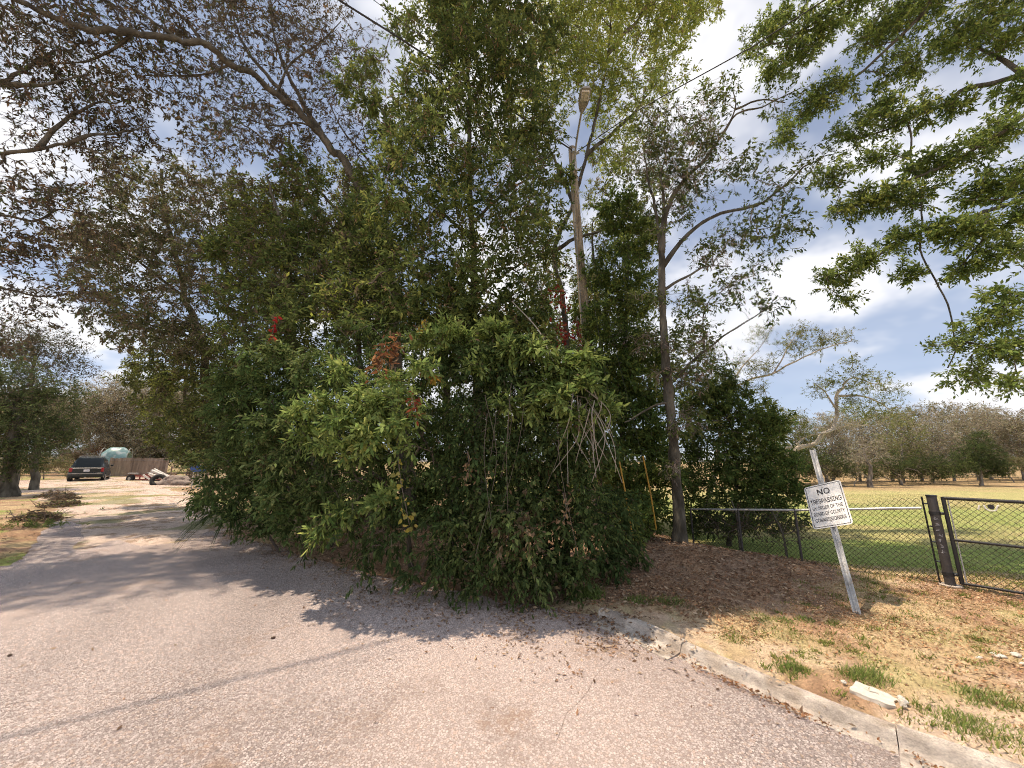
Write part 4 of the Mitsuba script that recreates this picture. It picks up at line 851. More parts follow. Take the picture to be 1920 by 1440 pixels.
t.grow([(8.01, 11.20, 5.60, 0.43), (8.81, 11.10, 5.13, 0.45), (9.67, 11.00, 5.27, 0.50), (10.53, 11.00, 5.41, 0.30), (7.38, 11.20, 4.63, 0.45), (6.71, 11.30, 4.14, 0.45), (7.97, 11.10, 4.52, 0.37), (9.04, 11.00, 5.53, 0.33), (6.35, 11.40, 5.04, 0.43)], k=60, step=0.2, shell=0.0)
t.twigs('twig_grey')
t.leaves(cfg(OLIVE, 0.075, 0.3, 9, 0.2, tumble=0.5), bsdf='leaf_soft', per=0.45)

t = Tree('bent_tree', 'bent half-fallen tree with peeling bare stems rising behind the sign', 'tree', 116, dense=4, leafy=3)
t.limb([(7.6, 11.6, -0.4), (7.660, 11.300, 1.363), (8.332, 11.200, 1.863), (8.895, 11.100, 2.080), (9.378, 11.000, 2.420), (9.693, 11.000, 2.769), (9.732, 11.000, 3.170), (9.928, 11.000, 3.545), (10.084, 11.000, 3.875)], 0.10, 0.04, bsdf='bark_pale', name='trunk', k=10, rough=0.5, wob=0.07)
for q, r in (([(7.4, 11.5, -0.4), (7.631, 11.200, 1.644), (8.339, 11.100, 2.080), (9.021, 11.000, 2.373), (9.564, 11.000, 2.578)], .05), ([(9.928, 11.000, 3.545), (10.510, 11.000, 3.545), (11.062, 11.100, 3.397), (11.567, 11.200, 3.149)], .04), ([(10.084, 11.000, 3.875), (10.453, 11.000, 4.108), (11.167, 11.100, 3.929)], .03), ([(9.732, 11.000, 3.170), (9.527, 11.000, 3.660), (9.276, 11.000, 3.908)], .03), ([(9.693, 11.000, 2.769), (10.188, 11.000, 2.689), (11.006, 11.200, 2.627)], .025)):
    t.limb(q, r, 0.012, bsdf='bark_pale', k=7, rough=0.45, wob=0.09)
t.grow([(9.77, 11.00, 3.94, 0.42), (10.60, 11.00, 4.04, 0.49), (11.55, 11.20, 3.70, 0.56), (10.24, 11.00, 3.41, 0.45), (9.25, 11.00, 3.74, 0.39), (10.84, 11.10, 3.10, 0.45), (10.54, 11.00, 4.58, 0.33), (7.86, 11.00, 3.09, 0.42), (8.58, 11.00, 2.61, 0.32), (7.46, 11.00, 3.74, 0.36)], k=60, step=0.2, shell=0.0)
t.twigs('twig_grey')
t.leaves(cfg([(0.16, 0.18, 0.06, 4), (0.22, 0.23, 0.09, 3), (0.11, 0.13, 0.045, 2)], 0.08, 0.34, 8, 0.2, tumble=0.5), bsdf='leaf_soft', per=0.4)

# --- the thicket in front
t = Tree('laurel_shrub', 'bright sunlit evergreen shrub bulging over the asphalt, left half of the thicket', 'shrub', 121, dense=4.5, leafy=1.7)
front = t
for q in ([(-0.9, 6.2, -0.1), (-1.0, 5.9, 1.2), (-1.608, 5.500, 2.451), (-1.735, 5.300, 2.899)], [(-1.6, 6.4, -0.1), (-1.8, 6.1, 1.0), (-2.480, 5.600, 1.820), (-2.512, 5.400, 2.278)], [(-0.7, 6.3, -0.1), (-0.6, 6.0, 1.8), (-1.342, 5.600, 3.142)]):
    t.limb(q, 0.05, 0.015, name='stem', k=6)
t.grow([(-1.98, 5.30, 1.96, 0.46), (-2.66, 5.50, 2.13, 0.44), (-1.43, 5.30, 2.34, 0.42), (-1.92, 5.40, 2.84, 0.44), (-1.09, 5.40, 2.92, 0.36), (-1.37, 5.50, 3.37, 0.46), (-2.41, 5.70, 3.44, 0.56), (-1.90, 5.20, 1.45, 0.55), (-1.36, 5.20, 1.59, 0.48), (-2.49, 5.50, 1.51, 0.50), (-2.46, 5.60, 0.72, 0.38), (-1.85, 5.20, 0.69, 0.50), (-1.16, 5.00, 0.72, 0.48), (-1.24, 5.00, 0.34, 0.24), (-2.35, 5.70, 0.34, 0.25), (-3.00, 5.70, 1.74, 0.41), (-1.60, 5.00, 0.66, 0.33), (-1.49, 5.00, 1.12, 0.32), (-2.79, 5.70, 0.52, 0.31), (-1.92, 5.30, 0.27, 0.23), (-0.88, 4.95, 0.73, 0.27), (-0.83, 4.95, 1.39, 0.31)], k=20, step=0.18)
SPRAYS = [(-2.85, 4.90, 2.26, 0.21), (-2.46, 4.80, 2.35, 0.22), (-2.08, 4.70, 2.13, 0.22), (-1.79, 4.70, 2.33, 0.23), (-1.45, 4.60, 2.42, 0.20), (-2.27, 4.80, 1.83, 0.22), (-1.79, 4.60, 1.95, 0.23), (-1.45, 4.55, 2.05, 0.21), (-1.24, 4.60, 2.22, 0.16), (-1.91, 4.80, 2.53, 0.18), (-1.60, 4.80, 2.67, 0.20), (-1.21, 4.75, 2.84, 0.20), (-1.21, 5.00, 3.30, 0.23), (-0.93, 5.10, 3.49, 0.22), (-1.94, 4.70, 1.76, 0.17), (-1.32, 4.60, 1.82, 0.12), (-2.73, 5.00, 1.98, 0.19), (-2.43, 5.10, 2.85, 0.23), (-2.65, 5.40, 0.65, 0.18), (-2.30, 5.20, 0.96, 0.19), (-1.63, 4.90, 1.13, 0.18)]
t.grow(SPRAYS, k=70, step=0.16, flat=0.42, shell=0.0)
t.twigs()
SHADED_TINT = [(0.052, 0.080, 0.030, 5), (0.075, 0.105, 0.038, 4), (0.135, 0.165, 0.062, 1.2), (0.15, 0.110, 0.068, 0.6)]  # shade painted in: darker greens for the thicket leaves off the sprays
FRONT_CFG = cfg(SUNLIT_TINT, 0.120, 0.34, 10, 0.20, droop=0.35, tumble=0.3, out=1.1, shape='oval', keep=0.9)

t2 = Tree('curtain_shrub', 'dark shrub hung with trailing vine leaves, right half of the thicket by the pole', 'shrub', 122, dense=6, leafy=2.6)
for q in ([(0.1, 6.2, -0.1), (0.1, 5.9, 1.5), (0.000, 5.600, 2.631)], [(0.9, 6.4, -0.1), (0.85, 6.0, 1.5), (0.814, 5.500, 2.779)]):
    t2.limb(q, 0.05, 0.015, name='stem', k=6)
t2.grow([(-0.46, 5.20, 2.88, 0.46), (0.15, 5.00, 2.90, 0.45), (0.75, 5.00, 2.90, 0.37), (0.92, 5.00, 2.41, 0.33), (0.00, 5.10, 2.39, 0.52), (-0.59, 5.10, 2.09, 0.52), (0.51, 5.10, 1.95, 0.51), (-0.21, 5.00, 1.52, 0.56), (0.66, 5.20, 1.31, 0.51), (1.16, 5.40, 1.81, 0.31), (-0.54, 4.90, 0.87, 0.47), (0.13, 4.90, 0.87, 0.54), (0.85, 5.20, 0.69, 0.50), (1.46, 5.70, 0.89, 0.39), (-0.40, 4.90, 0.37, 0.33), (0.20, 4.90, 0.31, 0.33), (0.77, 5.00, 0.22, 0.27), (-0.81, 5.00, 0.34, 0.24), (1.79, 6.00, 0.39, 0.29), (1.40, 5.60, 0.26, 0.24)], k=32, step=0.18)
T2S = [(-0.44, 4.90, 2.88, 0.20), (0.00, 4.80, 3.04, 0.22), (0.35, 4.70, 3.01, 0.20), (0.69, 4.65, 2.82, 0.18), (0.99, 4.70, 2.98, 0.14), (0.88, 4.60, 2.59, 0.19), (0.61, 4.60, 2.42, 0.20), (0.27, 4.70, 2.33, 0.18), (1.10, 4.70, 2.30, 0.15), (-0.07, 4.80, 2.35, 0.17), (0.75, 4.70, 2.13, 0.16), (0.42, 4.75, 2.63, 0.17), (-0.71, 5.20, 3.36, 0.24), (-0.24, 5.20, 3.49, 0.24)]
t2.grow(T2S, k=60, step=0.16, flat=0.45, shell=0.0)
t2.twigs()
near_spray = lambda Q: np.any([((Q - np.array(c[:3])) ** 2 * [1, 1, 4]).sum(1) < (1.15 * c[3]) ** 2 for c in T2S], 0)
t2.leaves(cfg(SUNLIT_TINT, 0.120, 0.34, 10, 0.20, droop=0.35, tumble=0.3, out=1.1, shape='oval'), name="outer_foliage", per=0.9, where=near_spray)  # spray leaves coloured brighter, as if sunlit
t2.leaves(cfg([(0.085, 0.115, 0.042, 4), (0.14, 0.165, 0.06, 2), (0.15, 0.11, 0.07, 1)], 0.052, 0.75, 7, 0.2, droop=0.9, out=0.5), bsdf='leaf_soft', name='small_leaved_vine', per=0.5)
t2.leaves(cfg(SHADED_TINT, 0.09, 0.44, 9, 0.24, droop=1.1, tumble=0.5, sag=0.5, out=0.3), per=1.5, where=lambda Q: ~near_spray(Q))  # remaining leaves coloured darker, as if shaded

t3 = Tree('overhanging_shrub', 'dark glossy shrub over the drive edge, leftmost part of the thicket', 'shrub', 123, dense=5.5, leafy=2.4)
for q in ([(-3.6, 7.9, -0.1), (-3.8, 7.5, 1.2), (-4.708, 7.000, 2.669)], [(-4.2, 8.0, -0.1), (-4.4, 7.8, 0.9), (-5.334, 7.300, 1.974)]):
    t3.limb(q, 0.05, 0.015, name='stem', k=6)
t3.grow([(-4.95, 6.60, 2.81, 0.50), (-4.13, 6.30, 3.13, 0.58), (-4.69, 6.80, 2.05, 0.68), (-5.46, 7.30, 1.46, 0.54), (-3.76, 6.20, 2.19, 0.63), (-3.48, 6.20, 1.32, 0.61), (-4.78, 7.00, 1.00, 0.57), (-5.92, 7.60, 0.89, 0.30), (-3.52, 6.40, 0.67, 0.44), (-3.21, 6.00, 3.06, 0.46), (-4.54, 7.00, 0.67, 0.39), (-5.68, 7.20, 2.70, 0.37), (-3.03, 6.10, 0.84, 0.34)], k=32, step=0.2)
t3.twigs()
t3.leaves(cfg([(0.085, 0.115, 0.042, 4), (0.14, 0.165, 0.06, 2), (0.15, 0.11, 0.07, 1)], 0.055, 0.75, 7, 0.2, droop=0.7, out=0.5), bsdf='leaf_soft', name='small_leaved_vine', per=0.45)
t3.leaves(cfg([(0.080, 0.120, 0.042, 5), (0.115, 0.155, 0.055, 4), (0.18, 0.215, 0.085, 1.8), (0.065, 0.095, 0.034, 2)], 0.105, 0.38, 9, 0.22, out=0.5, droop=0.6, tumble=0.5), per=1.4)

# the front shrub's leaves: the 300 that show largest are parts of their own
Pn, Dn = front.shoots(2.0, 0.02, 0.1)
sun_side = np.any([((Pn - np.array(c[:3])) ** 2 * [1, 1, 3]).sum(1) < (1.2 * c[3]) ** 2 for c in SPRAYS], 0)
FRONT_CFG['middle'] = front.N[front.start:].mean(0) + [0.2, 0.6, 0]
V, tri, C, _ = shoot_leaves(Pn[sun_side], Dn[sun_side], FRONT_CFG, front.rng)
V2, tri, C2, _ = shoot_leaves(Pn[~sun_side], Dn[~sun_side], dict(FRONT_CFG, pal=SHADED_TINT, droop=0.9, len=0.09, out=0.3), front.rng)  # away from the sprays, shade goes into the leaf colour
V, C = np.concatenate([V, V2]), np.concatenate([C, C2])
mid = V.mean(1)
ray = mid - EYE
ang = np.stack([np.arctan2(ray[:, 0], ray[:, 1]), np.arctan2(ray[:, 2], np.hypot(ray[:, 0], ray[:, 1]))], -1)
dist = np.linalg.norm(ray, axis=1)
area = np.linalg.norm(np.cross(V[:, 1] - V[:, 2], V[:, 5] - V[:, 0]), axis=1)
facing = np.abs((unit(np.cross(V[:, 1] - V[:, 2], V[:, 5] - V[:, 0])) * unit(ray)).sum(1)) * area / dist ** 2
cell = np.floor(ang / 0.014).astype(int)
best = {}
for i in np.argsort(dist):
    best.setdefault((cell[i, 0], cell[i, 1]), i)
vis = np.array(sorted(best.values(), key=lambda i: -facing[i]))[:300]
rest = np.setdiff1d(np.arange(len(V)), vis)
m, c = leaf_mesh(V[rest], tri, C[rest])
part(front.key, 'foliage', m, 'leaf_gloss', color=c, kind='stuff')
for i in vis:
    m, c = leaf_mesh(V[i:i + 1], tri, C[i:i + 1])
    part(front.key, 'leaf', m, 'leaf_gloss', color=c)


# --- coloured sprays caught in the thicket
def spray(name, label, cat_, path, pal, ln, wid, n, spread, seed, stem=0.006, bsdf='leaf_soft', droop=0.9):
    key = thing(name, label, cat_)
    rng = np.random.default_rng(seed)
    Pc = catmull(path, 0.05)
    part(key, 'stem', tube(Pc, np.linspace(stem, stem * 0.5, len(Pc)), 5), 'twig_brown', smooth=True)
    B = Pc[rng.integers(0, len(Pc), n)]
    D = rng.normal(0, 1, (n, 3)) * [1, 1, 0.5] - [0, 0, droop]
    D = unit(D)
    B = B + unit(rng.normal(0, 1, (n, 3))) * spread * rng.random((n, 1))
    N = unit(rng.normal(0, 1, (n, 3)) + [0, -0.6, 0.4])
    N = unit(N - D * (N * D).sum(1, keepdims=True))
    size = ln * rng.uniform(0.6, 1.25, n)
    V, tri = leaf_arrays(B, D, N, size, size * wid, 'oval', rng, 0.3)
    Cc = np.array(pal)[rng.integers(0, len(pal), n)] * rng.uniform(0.7, 1.3, (n, 1))
    m, c = leaf_mesh(V, tri, Cc)
    part(key, 'leaves', m, bsdf, color=c, kind='stuff')


spray('dead_leaf_spray', 'cluster of hanging rust orange dead leaves amid the green thicket', 'dead branch', [(-1.499, 4.600, 3.164), (-1.593, 4.500, 2.989), (-1.694, 4.450, 2.767)], [(0.33, 0.14, 0.06), (0.21, 0.095, 0.05), (0.42, 0.22, 0.10), (0.13, 0.07, 0.045), (0.28, 0.19, 0.11)], 0.09, 0.38, 150, 0.20, 201, bsdf='leaf_dry')
spray('dead_leaf_spray', 'small dark red-brown dead leaf tuft below the rust orange cluster', 'dead branch', [(-1.215, 4.400, 2.388), (-1.141, 4.350, 2.219)], [(0.20, 0.05, 0.03), (0.14, 0.045, 0.03), (0.28, 0.09, 0.05)], 0.075, 0.4, 34, 0.13, 202, bsdf='leaf_dry')
spray('red_creeper', 'crimson creeper strands hanging just left of the utility pole', 'creeper', [(0.644, 5.500, 4.313), (0.789, 5.500, 4.285), (0.755, 5.450, 3.882), (0.818, 5.400, 3.427)], [(0.25, 0.04, 0.03), (0.17, 0.035, 0.03), (0.30, 0.09, 0.05)], 0.075, 0.5, 110, 0.20, 203)
spray('red_creeper', 'dull red creeper strand running down the utility pole side', 'creeper', [(1.217, 6.600, 4.299), (1.266, 6.600, 3.979), (1.292, 6.600, 3.614)], [(0.24, 0.05, 0.035), (0.17, 0.045, 0.035)], 0.07, 0.5, 60, 0.07, 204)
spray('red_creeper', 'short bright red creeper hanging high in the left of the thicket', 'creeper', [(-4.143, 6.100, 4.098), (-4.133, 6.050, 3.834), (-4.092, 6.050, 3.593)], [(0.42, 0.035, 0.035), (0.30, 0.03, 0.03)], 0.075, 0.5, 40, 0.06, 205)
spray('yellow_vine', 'vine with round yellow leaves hanging at the front of the thicket', 'vine', [(-1.377, 4.550, 1.660), (-1.298, 4.450, 1.385), (-1.226, 4.420, 1.149), (-1.159, 4.400, 0.921)], [(0.42, 0.36, 0.08), (0.34, 0.31, 0.10), (0.50, 0.42, 0.13)], 0.065, 0.85, 34, 0.10, 206)
spray('yellow_leaf_spray', 'spray of golden yellow leaves above the rust orange cluster', 'branch', [(-1.227, 5.000, 3.616), (-1.247, 4.950, 3.476), (-1.281, 4.950, 3.397)], [(0.50, 0.33, 0.05), (0.42, 0.30, 0.07)], 0.075, 0.45, 30, 0.09, 207)
spray('yellow_leaf_spray', 'spray of yellow leaves turning orange right of the rust cluster', 'branch', [(-1.170, 4.750, 2.842), (-1.089, 4.720, 2.762), (-1.011, 4.700, 2.686)], [(0.40, 0.30, 0.06), (0.42, 0.23, 0.06)], 0.10, 0.42, 24, 0.08, 208)

# --- bare stems that hang before the pole foot
key = thing('hanging_vine', 'tangle of pale bare vine stems hanging before the foot of the pole', 'vine')
rng = np.random.default_rng(55)
for i in range(19):
    x0, y0 = rng.uniform(0.70, 1.02), rng.uniform(2.25, 2.55)
    x1, y1 = x0 + rng.uniform(-0.25, 0.35), y0 - rng.uniform(0.55, 1.1)
    p0, p1 = np.array([x0, 4.55 + rng.uniform(-.1, .25), y0]), np.array([x1, 4.5 + rng.uniform(-.1, .2), y1])
    mid = (p0 + p1) / 2 + rng.normal(0, 0.09, 3) + [0.06, -0.03, 0.05]
    Pc = catmull([p0, mid, p1], 0.06)
    part(key, 'stem', tube(Pc, np.linspace(0.007, 0.003, len(Pc)), 5), 'twig_grey', smooth=True)
key = thing('bare_vine', 'long pale bare vine crossing the thicket from upper left to the pole', 'vine')
part(key, 'stem', tube(catmull([(0.000, 5.300, 4.039), (0.381, 5.000, 3.455), (0.569, 4.750, 2.915), (0.855, 4.600, 2.699)], 0.06), 0.008, 5), 'twig_grey', smooth=True)

key = thing('hanging_vine', 'long thin pale vine stems trailing straight down the dark front of the thicket', 'vine')
rng = np.random.default_rng(58)
for i in range(9):
    x0 = rng.uniform(-0.35, 0.75)
    z0, z1 = rng.uniform(1.9, 2.7), rng.uniform(0.5, 1.5)
    yy = 4.52 + rng.uniform(-0.08, 0.12)
    Pc = catmull([(x0, yy + 0.1, z0), (x0 + rng.normal(0, 0.07), yy, (z0 + z1) / 2 + 0.1), (x0 + rng.normal(0, 0.12), yy + rng.normal(0, 0.05), z1)], 0.06)
    part(key, 'stem', tube(Pc, np.linspace(0.0035, 0.002, len(Pc)), 5), 'twig_brown', smooth=True)

# --- palmetto by the drive
key = thing('palmetto', 'dark palmetto fan drooping over the drive at the left end of the thicket', 'palm')
rng = np.random.default_rng(61)
hub = np.array([-5.05, 6.95, 0.72])
part(key, 'stem', tube(catmull([(-4.4, 7.5, -0.1), (-4.7, 7.25, 0.45), hub], 0.1), 0.022, 6), 'twig_brown', smooth=True)
for i in range(30):
    a = math.radians(-150 + 300 * i / 29)
    d = unit(np.array([math.sin(a) * 0.75 - 0.15, -0.55 + 0.2 * math.cos(a), 0.35 + 0.35 * math.cos(a)]) + rng.normal(0, 0.12, 3))
    L = rng.uniform(0.7, 1.0)
    s = np.linspace(0, 1, 9)[:, None]
    Q = hub + d * L * s * 0.75 - np.array([0, 0, 1.0]) * (0.62 * L * s ** 2.1)
    side = unit(np.cross(d, [0, 0, 1.0])) * 0.016
    w = np.interp(s[:, 0], [0, 0.3, 1], [0.5, 1, 0.08])[:, None]
    V = np.stack([Q - side * w, Q + [0, 0, 0.008], Q + side * w], 1).reshape(-1, 3)
    F = np.vstack([[[3 * j, 3 * j + 1, 3 * j + 4], [3 * j, 3 * j + 4, 3 * j + 3], [3 * j + 1, 3 * j + 2, 3 * j + 5], [3 * j + 1, 3 * j + 5, 3 * j + 4]] for j in range(8)])
    cc = np.broadcast_to(np.array([0.045, 0.07, 0.026]) * rng.uniform(0.7, 1.5), V.shape)
    part(key, 'frond_blade', (V, F), 'leaf_gloss', color=cc)


# --- far trees
def far_tree(name, label, seed, base, clumps, pal, ln, per, k=9.0, bsdf='leaf_soft', twig='twig_grey', trunk='bark_grey', r=0.12, wid=0.34, catg='tree', group=None, keep=0.85, lean=(0, 0), shell=0.15, thick=1.6, fill=True):
    t = Tree(name, label, catg, seed, group)
    t.thick, t.dense, t.leafy = thick, 4.0, 3.4
    low = [(c[0] + 0.3 * c[3], c[1] + 0.3, max(0.55 * c[3], 0.42 * c[2]), c[3] * 0.95) for c in clumps if c[2] - base[2] > 2.2 * c[3]] if fill else []
    clumps = clumps + low
    base = np.array(base)
    base[2] = float(level(base[0], base[1]))
    top = np.array(clumps[0][:3])
    t.limb([base - [0, 0, 0.3], base + (top - base) * 0.35 + [lean[0], lean[1], 0], top], r, r * 0.3, bsdf=trunk, name='trunk', k=7, step=0.4, wob=0.15, flare=0.12)
    t.grow(clumps, k=k, step=0.5, shell=shell, jitter=0.12)
    t.twigs(twig)
    t.leaves(cfg(pal, ln, wid, 7, ln * 2.6, keep=keep, tumble=0.8, droop=0.4), bsdf=bsdf, per=per)


GREENF = [(0.055, 0.075, 0.03, 4), (0.085, 0.105, 0.042, 3), (0.12, 0.14, 0.05, 1)]
far_tree('bare_tree', 'pale bare tree at the far edge of the field, just right of the sign', 301, (25.37, 27.00, 0.04), [(25.50, 27.00, 2.28, 1.00), (24.47, 27.00, 1.71, 0.84), (26.69, 27.00, 1.90, 0.92), (26.30, 27.00, 2.85, 0.93)], GREYB, 0.14, 0.15, k=26, shell=0.0, r=0.2, fill=False)
far_tree('field_tree', 'olive green tree beyond the field, directly left of the sign post', 302, (22.36, 30.00, 0.27), [(23.01, 30.00, 4.48, 1.48), (21.70, 30.00, 2.98, 1.20), (24.10, 30.00, 3.19, 1.03), (23.08, 30.00, 2.14, 1.03)], OLIVE, 0.17, 0.9)
far_tree('field_tree', 'grey-brown tree beyond the field behind the top of the sign post', 303, (26.16, 31.00, 0.23), [(26.88, 31.00, 4.35, 1.52), (28.02, 31.00, 3.25, 1.33), (25.72, 31.00, 2.81, 1.06)], GREYB, 0.17, 0.7)
far_tree('field_tree', 'mottled green and grey tree beyond the field, left of the gate post', 304, (30.81, 30.00, 0.35), [(31.65, 30.00, 4.27, 1.56), (30.08, 30.00, 2.98, 1.20), (32.66, 30.00, 2.98, 1.20)], OLIVE, 0.17, 0.7)
far_tree('field_tree', 'grey leafless-looking tree beyond the field above the gate post', 305, (34.24, 31.00, 0.31), [(35.17, 31.00, 4.35, 1.61), (35.97, 31.00, 3.03, 1.33), (33.93, 31.00, 2.81, 1.06)], GREYB, 0.17, 0.7)
far_tree('field_tree', 'tall grey-brown tree beyond the field, behind the dark conical shrub', 306, (44.13, 36.00, 0.34), [(45.39, 36.00, 5.31, 2.09), (47.14, 36.00, 4.02, 1.76), (43.19, 36.00, 3.76, 1.45)], GREYB, 0.2, 0.7)
far_tree('field_tree', 'grey-brown tree beyond the field at the right edge', 307, (48.49, 36.00, 0.49), [(49.23, 36.00, 5.05, 1.77), (50.76, 36.00, 4.02, 2.07), (48.08, 36.00, 2.74, 1.23)], [(0.17, 0.15, 0.085, 4), (0.235, 0.20, 0.15, 3)], 0.2, 0.7)
far_tree('field_tree', 'hazy olive tree in the back row, between sign and gate', 308, (37.28, 40.00, 0.63), [(37.74, 40.00, 6.01, 1.74), (40.64, 40.00, 6.01, 1.74), (35.31, 40.00, 5.43, 1.51)], OLIVE, 0.24, 0.7)
far_tree('field_tree', 'broad brown-green tree in the back row over the gate', 309, (49.23, 42.00, 0.58), [(45.11, 42.00, 6.23, 1.83), (48.26, 42.00, 6.65, 1.83), (51.21, 42.00, 6.23, 1.83), (54.25, 42.00, 6.23, 1.83)], [(0.17, 0.16, 0.08, 4), (0.22, 0.19, 0.13, 3)], 0.24, 0.7)
far_tree('conical_shrub', 'dark green conical shrub at the far side of the field', 310, (33.24, 27.00, 0.48), [(33.85, 27.00, 2.85, 0.77), (33.10, 27.00, 1.90, 1.15), (34.11, 27.00, 1.64, 1.07), (31.72, 27.00, 1.26, 0.84), (34.82, 27.00, 1.11, 0.69)], GREENF, 0.13, 1.4, k=26, catg='shrub', twig='twig_brown', shell=0.4)
far_tree('hedge_shrub', 'dark low shrub at the field edge behind the sign', 311, (23.59, 28.00, 0.17), [(22.62, 28.00, 1.40, 1.03), (24.57, 28.00, 1.25, 1.03), (21.40, 28.00, 1.25, 0.95)], GREENF, 0.15, 1.1, k=20, catg='shrub', twig='twig_brown')
far_tree('hedge_shrub', 'dark low shrub at the field edge between bare tree and gate post', 312, (29.22, 28.50, 0.15), [(28.66, 28.50, 1.32, 1.05), (30.46, 28.50, 1.24, 1.05), (27.17, 28.50, 0.93, 0.72), (32.03, 28.50, 1.08, 0.97)], GREENF, 0.15, 1.1, k=20, catg='shrub', twig='twig_brown')
far_tree('field_tree', 'grey-green tree left of the olive tree, seen over the fence shrub', 313, (17.49, 27.00, 0.59), [(18.00, 27.00, 4.40, 1.33), (19.04, 27.00, 3.42, 1.17), (17.02, 27.00, 2.85, 1.16), (18.46, 27.00, 2.09, 1.15)], OLIVE, 0.17, 0.8)

far_tree('yard_tree', 'dark green tree at the far left beside the drive', 321, (-23.003, 17.500, 0.371), [(-23.94, 17.50, 4.72, 1.54), (-23.50, 18.50, 4.21, 1.35), (-23.03, 17.00, 2.89, 1.27), (-22.86, 18.50, 2.73, 0.96), (-22.43, 17.50, 1.93, 0.90), (-25.08, 17.50, 6.04, 1.31), (-24.71, 17.00, 3.63, 1.48), (-23.13, 19.00, 4.70, 1.00), (-23.33, 17.20, 1.69, 0.98)], [(0.06, 0.078, 0.036, 4), (0.085, 0.105, 0.045, 3), (0.115, 0.105, 0.06, 1.5)], 0.16, 0.9, k=16, r=0.36, trunk='bark_dark', twig='twig_brown', shell=0.3, fill=False)
far_tree('yard_tree', 'thin-leaved tree rising above the dark one at the far left', 322, (-26.209, 21.000, 0.399), [(-28.56, 21.00, 8.23, 1.59), (-26.93, 21.00, 8.06, 1.43), (-29.92, 21.00, 8.56, 1.59), (-27.35, 21.00, 6.60, 1.25), (-26.93, 22.00, 7.17, 0.99)], [(0.06, 0.065, 0.035, 4), (0.095, 0.082, 0.055, 3)], 0.16, 0.5, k=16, r=0.2, trunk='bark_dark', twig='twig_brown')
far_tree('mossy_tree', 'grey bare thicket tree hung with moss behind the dark car', 323, (-49.23, 44.00, 1.14), [(-50.75, 44.00, 7.73, 3.21), (-47.82, 44.00, 9.03, 2.97), (-52.46, 44.00, 5.49, 2.54), (-48.32, 44.00, 5.49, 2.80)], GREYB, 0.26, 0.9, k=9)
far_tree('mossy_tree', 'grey tree hung with moss above the board fence', 324, (-44.00, 44.00, 1.44), [(-45.35, 44.00, 8.05, 2.96), (-42.73, 44.00, 6.12, 2.55), (-45.90, 44.00, 4.54, 2.15), (-42.71, 44.00, 9.36, 2.59), (-43.18, 44.00, 3.60, 1.64)], GREYB, 0.24, 0.9, k=9)
far_tree('yard_bush', 'low rusty brown bush above the rounded teal cover', 325, (-47.56, 44.00, 2.06), [(-48.00, 44.00, 3.48, 0.88), (-46.96, 44.00, 3.60, 0.76), (-49.05, 44.00, 3.11, 0.75)], [(0.24, 0.11, 0.06, 3), (0.17, 0.10, 0.06, 2)], 0.15, 1.2, k=40, catg='bush', r=0.05)
far_tree('yard_bush', 'tangled olive brush beyond the car on its left', 326, (-38.20, 31.00, 0.44), [(-38.61, 31.00, 1.20, 0.79), (-37.12, 31.00, 1.38, 0.70), (-38.39, 30.00, 1.05, 0.76), (-36.34, 31.00, 0.86, 0.44)], [(0.20, 0.17, 0.09, 3), (0.12, 0.13, 0.05, 2), (0.26, 0.20, 0.14, 2)], 0.12, 1.0, k=40, catg='bush', r=0.05)
far_tree('backdrop_tree', 'dull grey-green tree farthest back on the left, over the yard', 327, (-63.92, 50.00, 1.76), [(-67.06, 50.00, 8.19, 3.64), (-61.78, 50.00, 7.46, 2.91), (-71.02, 50.00, 6.74, 3.62), (-46.06, 50.00, 8.93, 3.66), (-41.91, 50.00, 6.01, 3.61)], [(0.12, 0.115, 0.075, 4), (0.17, 0.15, 0.11, 3)], 0.5, 0.8, k=4)

far_tree('yard_bush', 'low grey brush at the far left behind the yard tree', 331, (-55.76, 42.00, 0.58), [(-57.24, 42.00, 1.63, 1.31), (-54.91, 42.00, 1.86, 1.43), (-53.71, 43.00, 1.63, 1.22), (-59.69, 42.00, 1.86, 1.55)], GREYB, 0.22, 1.2, k=14, catg='bush', r=0.05)
far_tree('yard_bush', 'low grey-brown brush behind the parked car', 332, (-54.91, 48.00, 0.43), [(-57.30, 48.00, 1.89, 1.23), (-55.32, 48.00, 2.16, 1.37), (-52.84, 48.00, 1.76, 1.09)], [(0.21, 0.17, 0.13, 3), (0.15, 0.12, 0.09, 3), (0.13, 0.13, 0.06, 2)], 0.24, 1.2, k=14, catg='bush', r=0.05)
far_tree('yard_bush', 'low dark brush behind the right end of the board fence', 333, (-42.88, 46.00, 0.48), [(-47.20, 47.00, 2.41, 1.47), (-43.93, 46.00, 2.53, 1.57), (-41.58, 46.00, 2.27, 1.57), (-39.31, 46.00, 2.40, 1.57), (-37.02, 46.00, 2.40, 1.57)], DARKMIX, 0.24, 1.2, k=14, catg='bush', r=0.05)
far_tree('yard_bush', 'leafy green brush behind the blue cart', 334, (-20.20, 26.00, 0.99), [(-23.35, 27.00, 1.49, 0.84), (-21.04, 26.00, 1.64, 0.96), (-18.82, 25.00, 1.71, 0.92), (-16.66, 24.00, 1.37, 0.82)], [(0.10, 0.12, 0.05, 3), (0.16, 0.18, 0.06, 2), (0.08, 0.08, 0.05, 2)], 0.16, 1.2, k=16, catg='bush', r=0.05)

